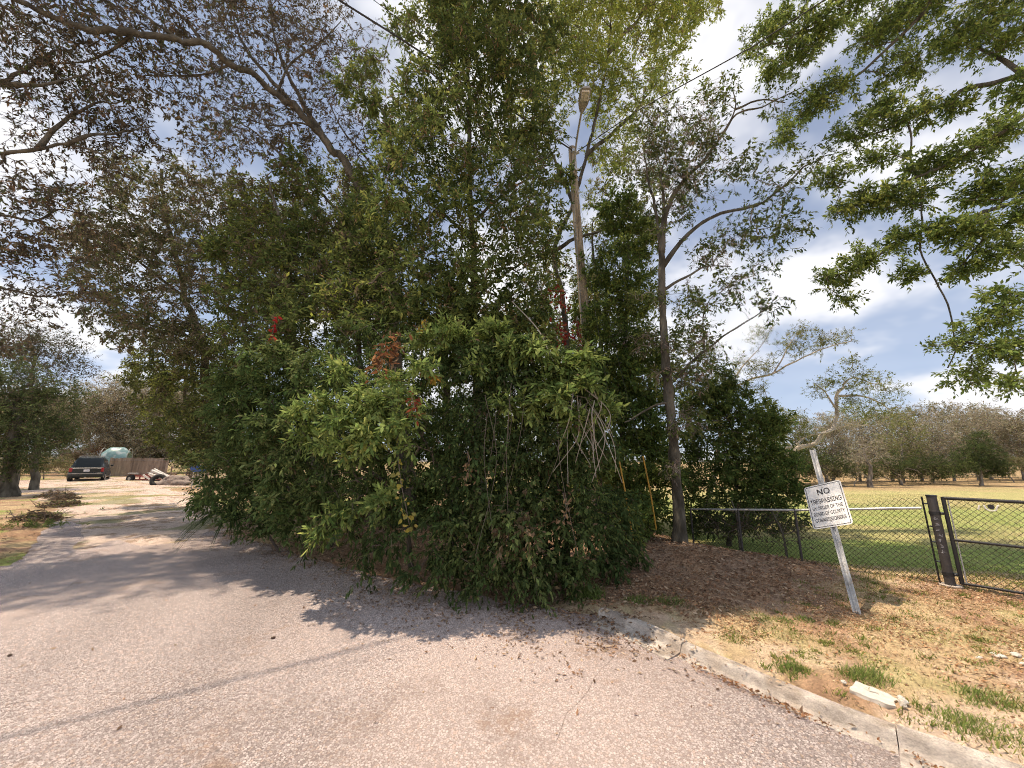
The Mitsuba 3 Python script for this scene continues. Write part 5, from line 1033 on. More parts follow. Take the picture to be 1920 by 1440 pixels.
t = Tree('woodland_shrub', 'wide dark undergrowth filling the wood floor behind the thicket', 'shrub', 131, dense=3.4, leafy=4.0)
t.limb([(-1.5, 10.5, -0.1), (-1.5, 10.5, 0.8), (-1.4, 10.4, 1.6)], 0.06, 0.02, name='stem', k=6)
t.grow([(-7.46, 11.00, 1.37, 0.85), (-5.86, 10.50, 0.81, 0.88), (-4.53, 10.50, 0.67, 0.95), (-3.07, 10.50, 0.67, 1.02), (-1.61, 10.50, 0.67, 1.02), (-0.15, 10.50, 0.67, 1.02), (1.32, 10.50, 0.67, 0.95), (2.78, 10.50, 0.67, 0.88), (3.62, 10.00, 0.72, 0.56), (-5.69, 11.00, 2.29, 0.95), (-3.79, 11.00, 2.29, 1.03), (-1.90, 11.00, 2.29, 1.03), (0.00, 11.00, 2.29, 1.03), (1.90, 11.00, 2.29, 0.95)], k=14, step=0.4)
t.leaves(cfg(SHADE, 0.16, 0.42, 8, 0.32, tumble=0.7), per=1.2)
MIXB = [(0.235, 0.205, 0.150, 3), (0.185, 0.165, 0.115, 3), (0.20, 0.205, 0.095, 2)]
far_tree('brush_tree', 'tangled brushy tree in the band beyond the field, left of the sign post', 340, (22.28, 31.00, 0.52), [(22.85, 31.00, 4.35, 1.34), (21.28, 31.00, 3.38, 1.34), (24.13, 31.00, 3.38, 1.34), (21.71, 31.00, 2.07, 1.32), (23.46, 31.00, 1.94, 1.32), (22.37, 31.00, 1.12, 0.96)], OLIVE, 0.17, 0.9, k=9, shell=0.1, fill=False)
far_tree('brush_tree', 'tangled brushy tree in the band beyond the field, around the sign post', 341, (26.38, 32.00, 0.49), [(27.05, 32.00, 4.44, 1.39), (25.41, 32.00, 3.43, 1.38), (28.35, 32.00, 3.43, 1.38), (25.83, 32.00, 2.08, 1.37), (27.63, 32.00, 1.95, 1.37), (26.48, 32.00, 1.10, 1.00)], GREYB, 0.17, 0.9, k=9, shell=0.1, fill=False)
far_tree('brush_tree', 'tangled brushy tree in the band beyond the field, right of the sign post', 342, (30.22, 33.00, 0.45), [(31.00, 33.00, 4.53, 1.43), (29.28, 33.00, 3.49, 1.42), (32.32, 33.00, 3.49, 1.42), (29.69, 33.00, 2.09, 1.41), (31.54, 33.00, 1.96, 1.41), (30.34, 33.00, 1.08, 1.03)], GREYB, 0.17, 0.9, k=9, shell=0.1, fill=False)
far_tree('brush_tree', 'tangled brushy tree in the band beyond the field, midway between sign and gate post', 343, (33.01, 33.00, 0.45), [(33.86, 33.00, 4.53, 1.43), (32.13, 33.00, 3.49, 1.42), (35.16, 33.00, 3.49, 1.42), (32.51, 33.00, 2.09, 1.41), (34.36, 33.00, 1.96, 1.41), (33.15, 33.00, 1.08, 1.03)], MIXB, 0.17, 0.9, k=9, shell=0.1, fill=False)
far_tree('brush_tree', 'tangled brushy tree in the band beyond the field, just left of the gate post', 344, (36.65, 34.00, 0.41), [(37.59, 34.00, 4.62, 1.47), (35.79, 34.00, 3.55, 1.46), (38.91, 34.00, 3.55, 1.46), (36.16, 34.00, 2.11, 1.45), (38.06, 34.00, 1.96, 1.45), (36.80, 34.00, 1.07, 1.06)], GREYB, 0.17, 0.9, k=9, shell=0.1, fill=False)
far_tree('brush_tree', 'brushy tree in the band beyond the field, over the gate, left of the conical shrub', 345, (39.52, 34.00, 0.41), [(40.54, 34.00, 4.62, 1.47), (38.72, 34.00, 3.55, 1.46), (41.84, 34.00, 3.55, 1.46), (39.06, 34.00, 2.11, 1.45), (40.96, 34.00, 1.96, 1.45), (39.68, 34.00, 1.07, 1.06)], MIXB, 0.17, 0.9, k=9, shell=0.1, fill=False)
far_tree('brush_tree', 'tangled brushy tree in the band beyond the field, behind the conical shrub', 346, (46.74, 37.00, 0.61), [(47.94, 37.00, 5.20, 1.61), (46.01, 37.00, 4.35, 1.60), (49.42, 37.00, 4.35, 1.60), (46.35, 37.00, 2.77, 1.59), (48.43, 37.00, 2.61, 1.58), (47.01, 37.00, 1.63, 1.16)], GREYB, 0.17, 0.9, k=9, shell=0.1, fill=False)
far_tree('brush_tree', 'tangled brushy tree in the band beyond the field, at the right edge over the gate', 347, (51.76, 38.00, 0.58), [(53.08, 38.00, 5.29, 1.65), (51.09, 38.00, 4.42, 1.64), (54.59, 38.00, 4.42, 1.64), (51.41, 38.00, 2.80, 1.63), (53.53, 38.00, 2.64, 1.63), (52.05, 38.00, 1.63, 1.19)], MIXB, 0.17, 0.9, k=9, shell=0.1, fill=False)

for n_, (x0_, y0_, z0_, lab_) in enumerate(((-0.55, 4.62, 1.55, 'small brown dead twig tuft low in the middle of the thicket front'), (0.62, 4.66, 1.05, 'small tan dead leaf tuft low in the right half of the thicket'), (-2.55, 5.3, 1.75, 'small brown dead leaf tuft in the left half of the thicket'), (-4.2, 6.4, 1.6, 'dull brown dead leaf tuft at the far left of the thicket'))):
    spray('dead_leaf_spray', lab_, 'dead branch', [(x0_, y0_, z0_ + 0.2), (x0_ + 0.03, y0_ - 0.04, z0_), (x0_ - 0.02, y0_ - 0.05, z0_ - 0.15)], [(0.26, 0.17, 0.10), (0.19, 0.12, 0.075), (0.34, 0.24, 0.14)], 0.07, 0.36, 40, 0.16, 230 + n_, bsdf='leaf_dry')
far_tree('hedge_shrub', 'low olive brush along the field edge from the sign to the gate post', 351, (25.16, 28.00, 0.17), [(20.54, 28.00, 0.78, 0.63), (22.11, 28.00, 0.71, 0.63), (23.94, 28.30, 0.70, 0.64), (25.54, 28.30, 0.74, 0.64), (27.32, 28.50, 0.69, 0.64), (28.93, 28.50, 0.69, 0.64), (30.76, 28.70, 0.72, 0.65), (32.73, 29.00, 0.75, 0.65)], [(0.13, 0.135, 0.06, 3), (0.19, 0.17, 0.10, 3), (0.09, 0.105, 0.045, 2)], 0.13, 1.2, k=30, catg='shrub', r=0.05, fill=False)
far_tree('hedge_shrub', 'low olive brush along the field edge right of the conical shrub', 352, (43.71, 33.00, 0.45), [(42.51, 33.00, 1.18, 0.75), (44.17, 33.00, 1.27, 0.75), (45.80, 33.00, 1.27, 0.84), (36.78, 31.00, 0.86, 0.61)], [(0.13, 0.135, 0.06, 3), (0.19, 0.17, 0.10, 3), (0.09, 0.105, 0.045, 2)], 0.14, 1.2, k=30, catg='shrub', r=0.05, fill=False)


# ================================================================ things people made
solid('galvanised', (0.55, 0.56, 0.57), 0.45, 0.35, wear=0.6, grime=(0.33, 0.30, 0.27))
solid('sign_white', (0.88, 0.875, 0.86), 0.4, wear=0.15, grime=(0.62, 0.59, 0.55), scale=9)
solid('black_coat', (0.022, 0.022, 0.024), 0.45)
solid('post_grey', (0.055, 0.05, 0.05), 0.5, wear=0.5, grime=(0.12, 0.10, 0.09))
solid('scrawl', (0.32, 0.32, 0.35), 0.6)
solid('white_paint', (0.75, 0.74, 0.70), 0.5)
solid('lamp_grey', (0.32, 0.31, 0.28), 0.5, wear=0.4)
solid('lamp_lens', (0.62, 0.60, 0.54), 0.25)
solid('cable', (0.03, 0.03, 0.032), 0.6)
solid('guard_yellow', (0.50, 0.27, 0.035), 0.5, wear=0.5, grime=(0.24, 0.15, 0.05), scale=5)
mat('sign_ink', {'type': 'principled', 'base_color': proc(lambda p, n, uv: mix((0.035, 0.035, 0.04), (0.62, 0.61, 0.59), 0.7 * smoothstep(0.60, 0.70, fbm(p.x * 30, p.y * 30, p.z * 30, 3)))), 'roughness': 0.5})


def pole_color(p, n, uv):
    a = fbm(p.x * 40, p.y * 40, p.z * 1.6, 4)
    c = mix((0.25, 0.20, 0.14), (0.50, 0.42, 0.31), smoothstep(0.25, 0.75, a))
    crack = smoothstep(0.62, 0.68, fbm(p.x * 55, p.y * 55, p.z * 0.9 + 5, 3))
    return mix(c, (0.10, 0.075, 0.055), 0.8 * crack)


mat('pole_wood', {'type': 'bumpmap', 'relief': proc(lambda p, n, uv: fbm(p.x * 50, p.y * 50, p.z * 1.2, 3), 2e-3), 'scale': 0.02, 'bsdf': {'type': 'principled', 'base_color': proc(pole_color), 'roughness': 0.85, 'specular': 0.2}})

# --- utility pole with its street lamp
key = thing('utility_pole', 'weathered wooden utility pole with a street lamp on a long arm', 'utility pole')
A, B = np.array([2.02, 9.0, -0.2]), np.array([1.74, 9.0, 10.42])
ss = np.linspace(0, 1, 46)[:, None]
part(key, 'pole', tube(A + (B - A) * ss + np.column_stack([0.02 * np.sin(ss[:, 0] * 5), ss[:, 0] * 0, ss[:, 0] * 0]), 0.145 - 0.045 * ss[:, 0], 18, 0.03, 5), 'pole_wood', smooth=40)
part(key, 'arm', tube(catmull([(1.75, 8.93, 9.75), (1.755, 8.5, 10.12), (1.765, 8.0, 10.28), (1.775, 7.72, 10.33)], 0.08), 0.027, 10), 'lamp_grey', smooth=True)
part(key, 'bracket', cat([box(1.75, 8.90, 9.75, 0.10, 0.04, 0.26, 0.008), box(1.75, 8.90, 9.62, 0.26, 0.05, 0.06, 0.008)]), 'galvanised')


def lamp_body(z0, z1, grow=0.0):
    """Cobra-head: narrow at the arm, wide in front, domed on top."""
    V = []
    for y, w, h in ((7.82, 0.05, 0.06), (7.72, 0.075, 0.09), (7.60, 0.125, 0.12), (7.42, 0.14, 0.13), (7.26, 0.13, 0.10), (7.20, 0.10, 0.05)):
        zc = 10.34 + (7.82 - y) * 0.04
        for a in np.linspace(0, PI, 9):
            V.append((1.778 + (w + grow) * math.cos(a), y, zc + z0 + (h + grow) * math.sin(a) ** 0.7 * z1))
        V.append((1.778, y, zc + z0 - 0.004))
    return trimesh.convex.convex_hull(np.array(V))


head = key_for(key + '__lamp_head')
part(key, 'lamp_head', lamp_body(0, 1.0), 'lamp_grey', smooth=35)
part(head, 'lens', box(1.778, 7.38, 10.342, 0.20, 0.26, 0.05, 0.012), 'lamp_lens')
part(head, 'photocell', tube([(1.778, 7.62, 10.45), (1.778, 7.62, 10.54)], 0.035, 12), 'lamp_grey', smooth=40)
part(key, 'insulator', cat([tube([(1.74, 8.90, 10.2), (1.74, 8.82, 10.2)], 0.05, 12), tube([(1.82, 8.95, 10.2), (1.90, 8.90, 10.2)], 0.045, 12)]), 'galvanised', smooth=40)
part(key, 'conduit', tube(catmull([(1.895, 8.93, 0.0), (1.80, 8.92, 4.6), (1.69, 8.93, 9.4)], 0.4), 0.018, 8), 'lamp_grey', smooth=True)


def wire(name, label, pts, r):
    k_ = thing(name, label, 'power line')
    scene[k_] = mikit.ply(tube(catmull(pts, 0.5), r, 6), 'cable', smooth=True)


wire('power_line', 'thick black power line from the pole up over the road to the left', [(1.74, 8.87, 10.2), (-1.97, 6.79, 10.77), (-3.57, 5.84, 10.93), (-12, 0.8, 11.6), (-26, -7.5, 12.6)], 0.020)
wire('power_line', 'thin upper power line running above the thick one on the left', [(1.74, 8.92, 10.32), (-2.57, 6.44, 11.34), (-3.02, 6.17, 11.46), (-12, 0.8, 13.4), (-26, -7.5, 16)], 0.007)
wire('power_line', 'black power line from the pole up to the right across the clouds', [(1.88, 8.87, 10.2), (3.23, 7.7, 10.3), (4.95, 6.19, 10.12), (5.63, 5.59, 10.14), (12, -0.2, 10.3), (25, -12, 11)], 0.013)

for lab, a, b, off in (('orange-yellow guard tube on the guy wire nearest the pole foot', (2.17, 6.92, -0.05), (2.04, 7.15, 1.62), 0), ('yellow guard tube on the guy wire beside the forked trunk', (2.74, 7.4, 0.35), (2.60, 7.45, 1.72), 1)):
    key = thing('guy_wire', lab, 'guy wire')
    a, b = np.array(a), np.array(b)
    part(key, 'guard', tube(catmull([a, (a + b) / 2 + [0.015, 0, 0], b], 0.1), 0.014, 8), 'guard_yellow', smooth=True)
    part(key, 'strand', tube([b - [0, 0, 0.1], (1.78, 8.87, 8.9)], 0.003, 5), 'cable', smooth=True)

# --- leaning sign
key = thing('warning_sign', 'white NO TRESPASSING sign on a leaning galvanised post', 'sign')
foot, pdir = np.array([3.77, 4.45, -0.25]), unit(np.array([4.365, 5.44, 1.799]) - [3.77, 4.45, 0.0])
along = np.array([0.47, -0.83, 0.30])
along = unit(along - pdir * (along @ pdir))
face = np.cross(along, pdir)
if face @ (EYE - foot) < 0:
    face = -face
FRM = np.eye(4)
FRM[:3, 0], FRM[:3, 1], FRM[:3, 2] = along, pdir, face
if np.linalg.det(FRM[:3, :3]) < 0:
    FRM[:3, 0] = -FRM[:3, 0]
FRM[:3, 3] = [3.77, 4.45, 0.0]


def framed(m, M=FRM):
    m = trimesh.Trimesh(np.array(m.vertices), np.array(m.faces), process=False)
    m.apply_transform(M)
    return m


chan = Polygon([(-0.038, 0.0), (-0.036, 0.006), (-0.020, 0.006), (-0.013, -0.022), (0.013, -0.022), (0.020, 0.006), (0.036, 0.006), (0.038, 0.0), (0.022, 0.0), (0.016, -0.029), (-0.016, -0.029), (-0.022, 0.0)])
pm = trimesh.creation.extrude_polygon(chan, 2.42)
pm = trimesh.Trimesh(pm.vertices[:, [0, 2, 1]] * [1, 1, 1], pm.faces[:, ::-1], process=False)
pm.apply_translation((0, -0.28, -0.012))
part(key, 'post', framed(pm), 'galvanised')
W_, H_, CY = 0.445, 0.60, 1.275
pl = Polygon([(-W_ / 2, -H_ / 2), (W_ / 2, -H_ / 2), (W_ / 2, H_ / 2), (-W_ / 2, H_ / 2)]).buffer(-0.035).buffer(0.035, quad_segs=5)
plate = trimesh.creation.extrude_polygon(pl, 0.003)
plate.apply_translation((0, CY, -0.002))
panel = part(key, 'panel', framed(plate), 'sign_white')
ring = pl.buffer(-0.014).difference(pl.buffer(-0.022))
rm = trimesh.creation.extrude_polygon(ring, 0.0012)
rm.apply_translation((0, CY, 0.0015))
part(panel, 'border', framed(rm), 'sign_ink')
for txt, h, wd, y in (('NO', 0.078, 0.150, 0.150), ('TRESPASSING', 0.062, 0.365, 0.030), ('BY ORDER OF THE', 0.046, 0.350, -0.055), ('BOARD OF COUNTY', 0.046, 0.355, -0.135), ('COMMISSIONERS', 0.046, 0.350, -0.218)):
    m = meshkit.text_mesh(txt, h, 0.0012, bold=True)
    b = m.bounds
    m.apply_translation((-(b[0][0] + b[1][0]) / 2, 0, 0))
    m.apply_scale([wd / (b[1][0] - b[0][0]), 1, 1])
    m.apply_translation((0, CY + y, 0.0014))
    part(panel, 'lettering', framed(m), 'sign_ink')
for y in (0.19, -0.19):
    m = trimesh.creation.cylinder(0.009, 0.006, sections=8)
    m.apply_translation((0.0 if y < 0 else 0.0, CY + y + (0.055 if y > 0 else -0.035), 0.003))
    part(panel, 'bolt', framed(m), 'galvanised')

# --- chain-link fence and gate
def chain_link(p0, p1, b0, b1, t0, t1, pitch=0.070, r=0.0028):
    p0, p1 = np.array(p0, float), np.array(p1, float)
    L = np.linalg.norm(p1 - p0)
    d = (p1 - p0) / L
    nrm_ = np.array([-d[1], d[0]])
    n = int(L / (pitch / 2))
    h = pitch / 2
    A, B = [], []
    for i in range(0, n, 1):
        u = i * h
        bot, top = b0 + (b1 - b0) * u / L, t0 + (t1 - t0) * u / L
        m = int((top - bot) / h)
        if m < 2 or i % 2:
            continue
        kz = np.arange(m + 1)
        us = u + h * (kz % 2) * 1.0
        vs = bot + kz * h
        off = 0.0025 * np.where(kz % 2, 1, -1)
        Q = np.column_stack([p0[0] + d[0] * us + nrm_[0] * off, p0[1] + d[1] * us + nrm_[1] * off, vs])
        A.append(Q[:-1])
        B.append(Q[1:])
        us2 = u + h - h * (kz % 2) + h
        Q = np.column_stack([p0[0] + d[0] * us2 - nrm_[0] * off, p0[1] + d[1] * us2 - nrm_[1] * off, vs])
        A.append(Q[:-1])
        B.append(Q[1:])
    A, B = np.vstack(A), np.vstack(B)
    return edge_tubes(A, B, np.full(len(A), r), np.full(len(A), r), 3)


def rod(a, b, r, k=10):
    return tube(catmull([a, b], 0.3), r, k)


key = thing('chain_link_fence', 'chain-link fence running back from the gate into the dark shrub', 'fence')
F = [np.array(q) for q in ((5.74, 5.40), (4.85, 6.62), (4.32, 7.38), (3.86, 8.34))]
FB = [0.03, -0.10, -0.17, -0.22]
FR = [0.985, 0.80, 0.71, 0.60]
for i in range(3):
    part(key, 'mesh', chain_link(F[i], F[i + 1], FB[i], FB[i + 1], FR[i] + (0.16 if i == 0 else 0.03), FR[i + 1] + 0.03), 'black_coat', kind='stuff')
    part(key, 'rail', rod((*F[i], FR[i]), (*F[i + 1], FR[i + 1]), 0.019), 'galvanised', smooth=True)
for i in (1, 2, 3):
    part(key, 'post', rod((*F[i], FB[i] - 0.3), (*F[i], FR[i] + 0.03), 0.019), 'post_grey', smooth=True)
part(key, 'tension_bar', box(5.755, 5.385, 0.58, 0.008, 0.02, 1.12), 'black_coat')

key = thing('gate_post', 'thick dark grey gate post with pale scrawl down its front', 'post')
gp = np.array([5.815, 5.315])
scene_post = part(key, 'post', rod((*gp, -0.3), (*gp, 1.155), 0.052, 18), 'post_grey', smooth=True)
part(key, 'cap', trimesh.creation.cylinder(0.056, 0.02, sections=18, transform=trimesh.transformations.translation_matrix((*gp, 1.158))), 'black_coat', smooth=40)
for z in (0.16, 0.93):
    part(key, 'hinge', cat([trimesh.creation.cylinder(0.058, 0.045, sections=18, transform=trimesh.transformations.translation_matrix((*gp, z))), box(gp[0] + 0.045, gp[1] - 0.054, z, 0.07, 0.05, 0.03, 0.006)]), 'black_coat', smooth=40)
for z in (0.3, 0.55, 0.75, 1.05):
    part(key, 'tie', box(gp[0] - 0.035, gp[1] + 0.04, z, 0.07, 0.05, 0.012), 'black_coat')
rng = np.random.default_rng(8)
to_eye = unit(EYE[:2] - gp)
for i, z in enumerate(np.linspace(0.86, 0.44, 7)):
    pts = []
    for j in range(6):
        a = math.atan2(to_eye[1], to_eye[0]) + rng.uniform(-0.5, 0.5)
        pts.append((gp[0] + 0.0545 * math.cos(a), gp[1] + 0.0545 * math.sin(a), z + rng.uniform(-0.026, 0.026)))
    part(key, 'scrawl', tube(np.array(pts), 0.0032, 4), 'scrawl')
part(key, 'footing', trimesh.creation.cylinder(0.11, 0.1, sections=14, transform=trimesh.transformations.translation_matrix((*gp, -0.025))), 'concrete', smooth=40)

key = thing('chain_link_gate', 'black chain-link gate with a middle rail, running off to the right', 'gate')
gd = unit(np.array([0.64, -0.77]))
g0 = gp + gd * 0.105
g1 = g0 + gd * 2.3
for q, nm in ((g0, 'upright'), (g1, 'upright')):
    part(key, nm, rod((*q, 0.05), (*q, 1.15), 0.022), 'black_coat', smooth=True)
for z, r in ((1.135, 0.021), (0.60, 0.017), (0.065, 0.017)):
    part(key, 'rail', rod((*g0, z), (*g1, z), r), 'black_coat', smooth=True)
part(key, 'tension_bar', box(g0[0] + 0.04 * gd[0], g0[1] + 0.04 * gd[1], 0.6, 0.008, 0.012, 1.08), 'galvanised')
part(key, 'mesh', chain_link(g0 + gd * 0.03, g1 - gd * 0.03, 0.07, 0.07, 1.17, 1.17), 'black_coat', kind='stuff')
key = thing('gate_bracket', 'small white bracket with a dark disc wired to the gate mesh', 'bracket')
nn = np.array([-0.77, -0.64])


def on_gate(u, z, o=0.012):
    q = g0 + gd * u + nn * o
    return (q[0], q[1], z)


part(key, 'hoop', tube(catmull([on_gate(0.335, 1.075), on_gate(0.35, 1.03), on_gate(0.385, 1.008), on_gate(0.425, 1.02), on_gate(0.44, 1.06), on_gate(0.46, 1.085)], 0.012), 0.008, 8), 'white_paint', smooth=True)
part(key, 'strap', tube([on_gate(0.30, 1.07), on_gate(0.285, 1.015)], 0.009, 8), 'white_paint', smooth=True)
m = trimesh.creation.cylinder(0.03, 0.014, sections=16)
m.apply_transform(trimesh.geometry.align_vectors([0, 0, 1], [*nn, 0]))
m.apply_translation(on_gate(0.392, 1.058))
part(key, 'disc', m, 'black_coat', smooth=40)

# --- broken concrete lid by the kerb
solid('pale_concrete', (0.58, 0.545, 0.48), 0.9, wear=0.8, grime=(0.42, 0.37, 0.30), spec=0.2)


def stone(cx, cy, cz, rx, ry, rz, seed, sub=2):
    m = trimesh.creation.icosphere(subdivisions=sub)
    v = m.vertices
    n = meshkit.noise(v * 1.6 + seed * 3.1, seed) * 0.5 + meshkit.noise(v * 4.0 + seed, seed) * 0.25
    v = v * (0.65 + 0.9 * (n - 0.1))[:, None] * [rx, ry, rz]
    m.vertices = v + [cx, cy, cz]
    return m


key = thing('concrete_lid', 'broken white concrete lid with a handle slot lying behind the kerb', 'concrete slab')
ca = math.atan2(-0.674, 0.739) * 1.0
sl = Polygon([(-0.155, -0.075), (-0.06, -0.09), (0.10, -0.085), (0.17, -0.06), (0.15, -0.01), (0.175, 0.045), (0.11, 0.07), (0.0, 0.08), (-0.13, 0.07)]).difference(Polygon([(-0.06, -0.012), (0.05, -0.012), (0.05, 0.010), (-0.06, 0.010)]))
m = trimesh.creation.extrude_polygon(sl, 0.045, engine='earcut')
m.apply_scale([0.72, 1.2, 1.0])
m.apply_transform(trimesh.transformations.rotation_matrix(math.radians(-48), (0, 0, 1)) @ trimesh.transformations.rotation_matrix(0.05, (0, 1, 0)))
m = m.subdivide_to_size(0.03)
m.vertices += 0.018 * (meshkit.noise(m.vertices * 22, 4) - 0.5)[:, None] * [1, 1, 0.8]
m.apply_translation((2.58, 3.03, -0.026))
part(key, 'slab', m, 'pale_concrete')
for i, (dx, dy, r) in enumerate(((0.11, -0.11, 0.035), (0.135, -0.075, 0.025), (-0.10, 0.115, 0.02), (0.07, -0.15, 0.022))):
    part(key, 'chunk', stone(2.58 + dx, 3.03 + dy, 0.02, r, r * 0.8, r * 0.7, 40 + i), 'pale_concrete')
key = thing('rubble', 'pale scatter of broken shell rock in the verge at the right edge', 'rubble')
rng = np.random.default_rng(31)
for i in range(11):
    x, y = 4.22 + rng.normal(0, 0.13), 3.52 + rng.normal(0, 0.08)
    part(key, 'stone', stone(x, y, 0.012, rng.uniform(0.02, 0.05), rng.uniform(0.015, 0.03), 0.014, 50 + i, 1), 'pale_concrete')

# --- weeds along the kerb
def weed(name, label, x, y, r, h, n, pal, seed, wide=0.006, cat_='weed'):
    rng = np.random.default_rng(seed)
    a, rr = rng.uniform(0, 2 * PI, n), r * np.sqrt(rng.random(n))
    X, Y = x + rr * np.cos(a) * 1.3 + rng.normal(0, 0.3 * r, n), y + rr * np.sin(a) + rng.normal(0, 0.25 * r, n)
    m, c = blades(X, Y, h * (1.1 - 0.7 * (rr / r) ** 2), wide, pal, rng, 1.3, z=surface(X, Y))
    k_ = thing(name, label, cat_)
    part(k_, 'blades', m, 'leaf_soft', color=c, kind='stuff')


LUSH = [(0.22, 0.29, 0.08), (0.29, 0.35, 0.11), (0.38, 0.41, 0.16), (0.16, 0.22, 0.065)]
for args in (('grass_tuft', 'lush green grass tuft behind the white concrete lid', 2.72, 3.24, 0.12, 0.076, 520, LUSH, 1), ('weed_clump', 'dark green weed growing over the kerb back edge', 2.24, 3.36, 0.09, 0.049, 340, LUSH[:1] + LUSH[3:], 2), ('weed_clump', 'green weed clump in the verge right of the concrete lid', 3.34, 2.98, 0.14, 0.054, 440, LUSH, 3), ('weed_clump', 'strip of green weeds on the kerb edge below the concrete lid', 2.88, 2.76, 0.14, 0.038, 640, LUSH, 4), ('weed_clump', 'yellow-green weed tuft behind the kerb near its shaded start', 2.09, 3.87, 0.12, 0.038, 300, GREEN, 5),
             ('weed_clump', 'green weed tuft left of the sign foot', 2.83, 4.24, 0.07, 0.043, 180, LUSH, 6), ('weed_clump', 'second green weed tuft left of the sign foot', 3.05, 4.25, 0.07, 0.043, 180, LUSH, 7), ('weed_clump', 'green weed tuft nearest the sign foot', 3.27, 4.15, 0.07, 0.032, 180, LUSH, 8), ('weed_clump', 'shaded weed clump at the start of the kerb', 1.50, 4.78, 0.13, 0.065, 400, LUSH[:1] + LUSH[3:], 9), ('weed_clump', 'shaded weed clump on the litter right of the kerb start', 1.85, 4.75, 0.14, 0.065, 400, LUSH[:1] + LUSH[3:], 10),
             ('grass_tuft', 'tall shaded grass tuft at the front foot of the thicket', 0.92, 4.98, 0.16, 0.140, 640, LUSH[:1] + LUSH[3:], 11), ('weed_clump', 'green weed strip along the bottom right verge', 3.08, 2.62, 0.16, 0.032, 520, LUSH, 12)):
    weed(*args)

# --- single bits on the asphalt
solid('cone_brown', (0.06, 0.035, 0.022), 0.8)
rng = np.random.default_rng(77)
for i, (x, y, lab) in enumerate(((-2.35, 4.05, 'dark pine cone lying alone on the asphalt, rightmost of a few bits'), (-5.1, 3.75, 'dark pine cone on the asphalt near the left shadow edge'), (-4.5, 3.72, 'small brown bit on the asphalt beside the left pine cone'))):
    key = thing('pine_cone' if i < 2 else 'leaf_bit', lab, 'pine cone' if i < 2 else 'leaf')
    scene[key] = mikit.ply(stone(x, y, ROAD_Z + 0.008, 0.024 if i < 2 else 0.02, 0.016, 0.013, 90 + i), 'cone_brown')

# ---------------------------------------------------------------- the yard on the left
def rot_to(x, y, z, ang):
    M = np.eye(4)
    c, s = math.cos(ang), math.sin(ang)
    M[:3, :3] = [[c, -s, 0], [s, c, 0], [0, 0, 1]]
    M[:3, 3] = [x, y, z]
    return M


solid('car_paint', (0.008, 0.014, 0.017), 0.3, spec=0.4, clearcoat=0.5, clearcoat_gloss=0.9)
solid('car_trim', (0.25, 0.25, 0.24), 0.5)
solid('car_glass', (0.02, 0.025, 0.03), 0.06, spec=0.8)
solid('tyre', (0.02, 0.02, 0.02), 0.85)
solid('rim', (0.35, 0.35, 0.36), 0.35, 0.7)
solid('tail_red', (0.30, 0.015, 0.02), 0.2)
solid('plate', (0.55, 0.56, 0.60), 0.4)


def loft(sections):
    """sections: list of (y, half width at sill, half width at shoulder, z bottom, z top, corner)"""
    V = []
    for y, w0, w1, z0, z1, c in sections:
        V.append([(-w0, y, z0), (-w0 - 0.01, y, z0 + 0.1), (-(w0 * 0.4 + w1 * 0.6), y, z0 + (z1 - z0) * 0.6), (-w1, y, z1 - c), (-w1 + c * 1.1, y, z1), (w1 - c * 1.1, y, z1), (w1, y, z1 - c), (w0 * 0.4 + w1 * 0.6, y, z0 + (z1 - z0) * 0.6), (w0 + 0.01, y, z0 + 0.1), (w0, y, z0)])
    V = np.array(V)
    n, k = V.shape[:2]
    i, j = np.meshgrid(np.arange(n - 1), np.arange(k), indexing='ij')
    a, b, c, d = i * k + j, i * k + (j + 1) % k, (i + 1) * k + (j + 1) % k, (i + 1) * k + j
    F = np.vstack([np.stack([a, b, c], -1).reshape(-1, 3), np.stack([a, c, d], -1).reshape(-1, 3)])
    cap = np.array([[0, q + 1, q] for q in range(1, k - 1)])
    return trimesh.Trimesh(V.reshape(-1, 3), np.vstack([F, cap, (n - 1) * k + cap[:, ::-1]]), process=False)


CM = rot_to(-33.6, 30.2, -0.10, math.radians(42)) @ np.diag([1.0, 1.0, 1.12, 1.0])
key = thing('parked_car', 'dark blue-green estate car with roof rails parked in the yard, seen from behind', 'car')
cp = lambda nm, m, b, parent=key, **kw: part(parent, nm, framed(m, CM), b, **kw)
body = cp('body', cat([loft([(-2.30, 0.86, 0.84, 0.42, 0.96, 0.05), (-2.22, 0.92, 0.90, 0.36, 1.03, 0.06), (-1.0, 0.94, 0.92, 0.34, 1.06, 0.06), (0.8, 0.94, 0.92, 0.34, 1.05, 0.06), (1.6, 0.92, 0.89, 0.36, 1.02, 0.08), (2.2, 0.86, 0.80, 0.40, 0.92, 0.1), (2.36, 0.74, 0.70, 0.45, 0.80, 0.08)]),
                       loft([(-2.16, 0.84, 0.68, 0.98, 1.10, 0.03), (-1.92, 0.86, 0.66, 0.98, 1.66, 0.07), (-1.5, 0.86, 0.68, 0.98, 1.72, 0.08), (0.1, 0.86, 0.68, 0.98, 1.70, 0.08), (0.45, 0.86, 0.66, 0.98, 1.62, 0.08), (1.15, 0.84, 0.74, 0.98, 1.06, 0.03)])]), 'car_paint', smooth=30)


def quad_panel(pts, t=0.012):
    p = np.array(pts, float)
    n = unit(np.cross(p[1] - p[0], p[-1] - p[0])) * t
    return trimesh.convex.convex_hull(np.vstack([p - n, p + n]))


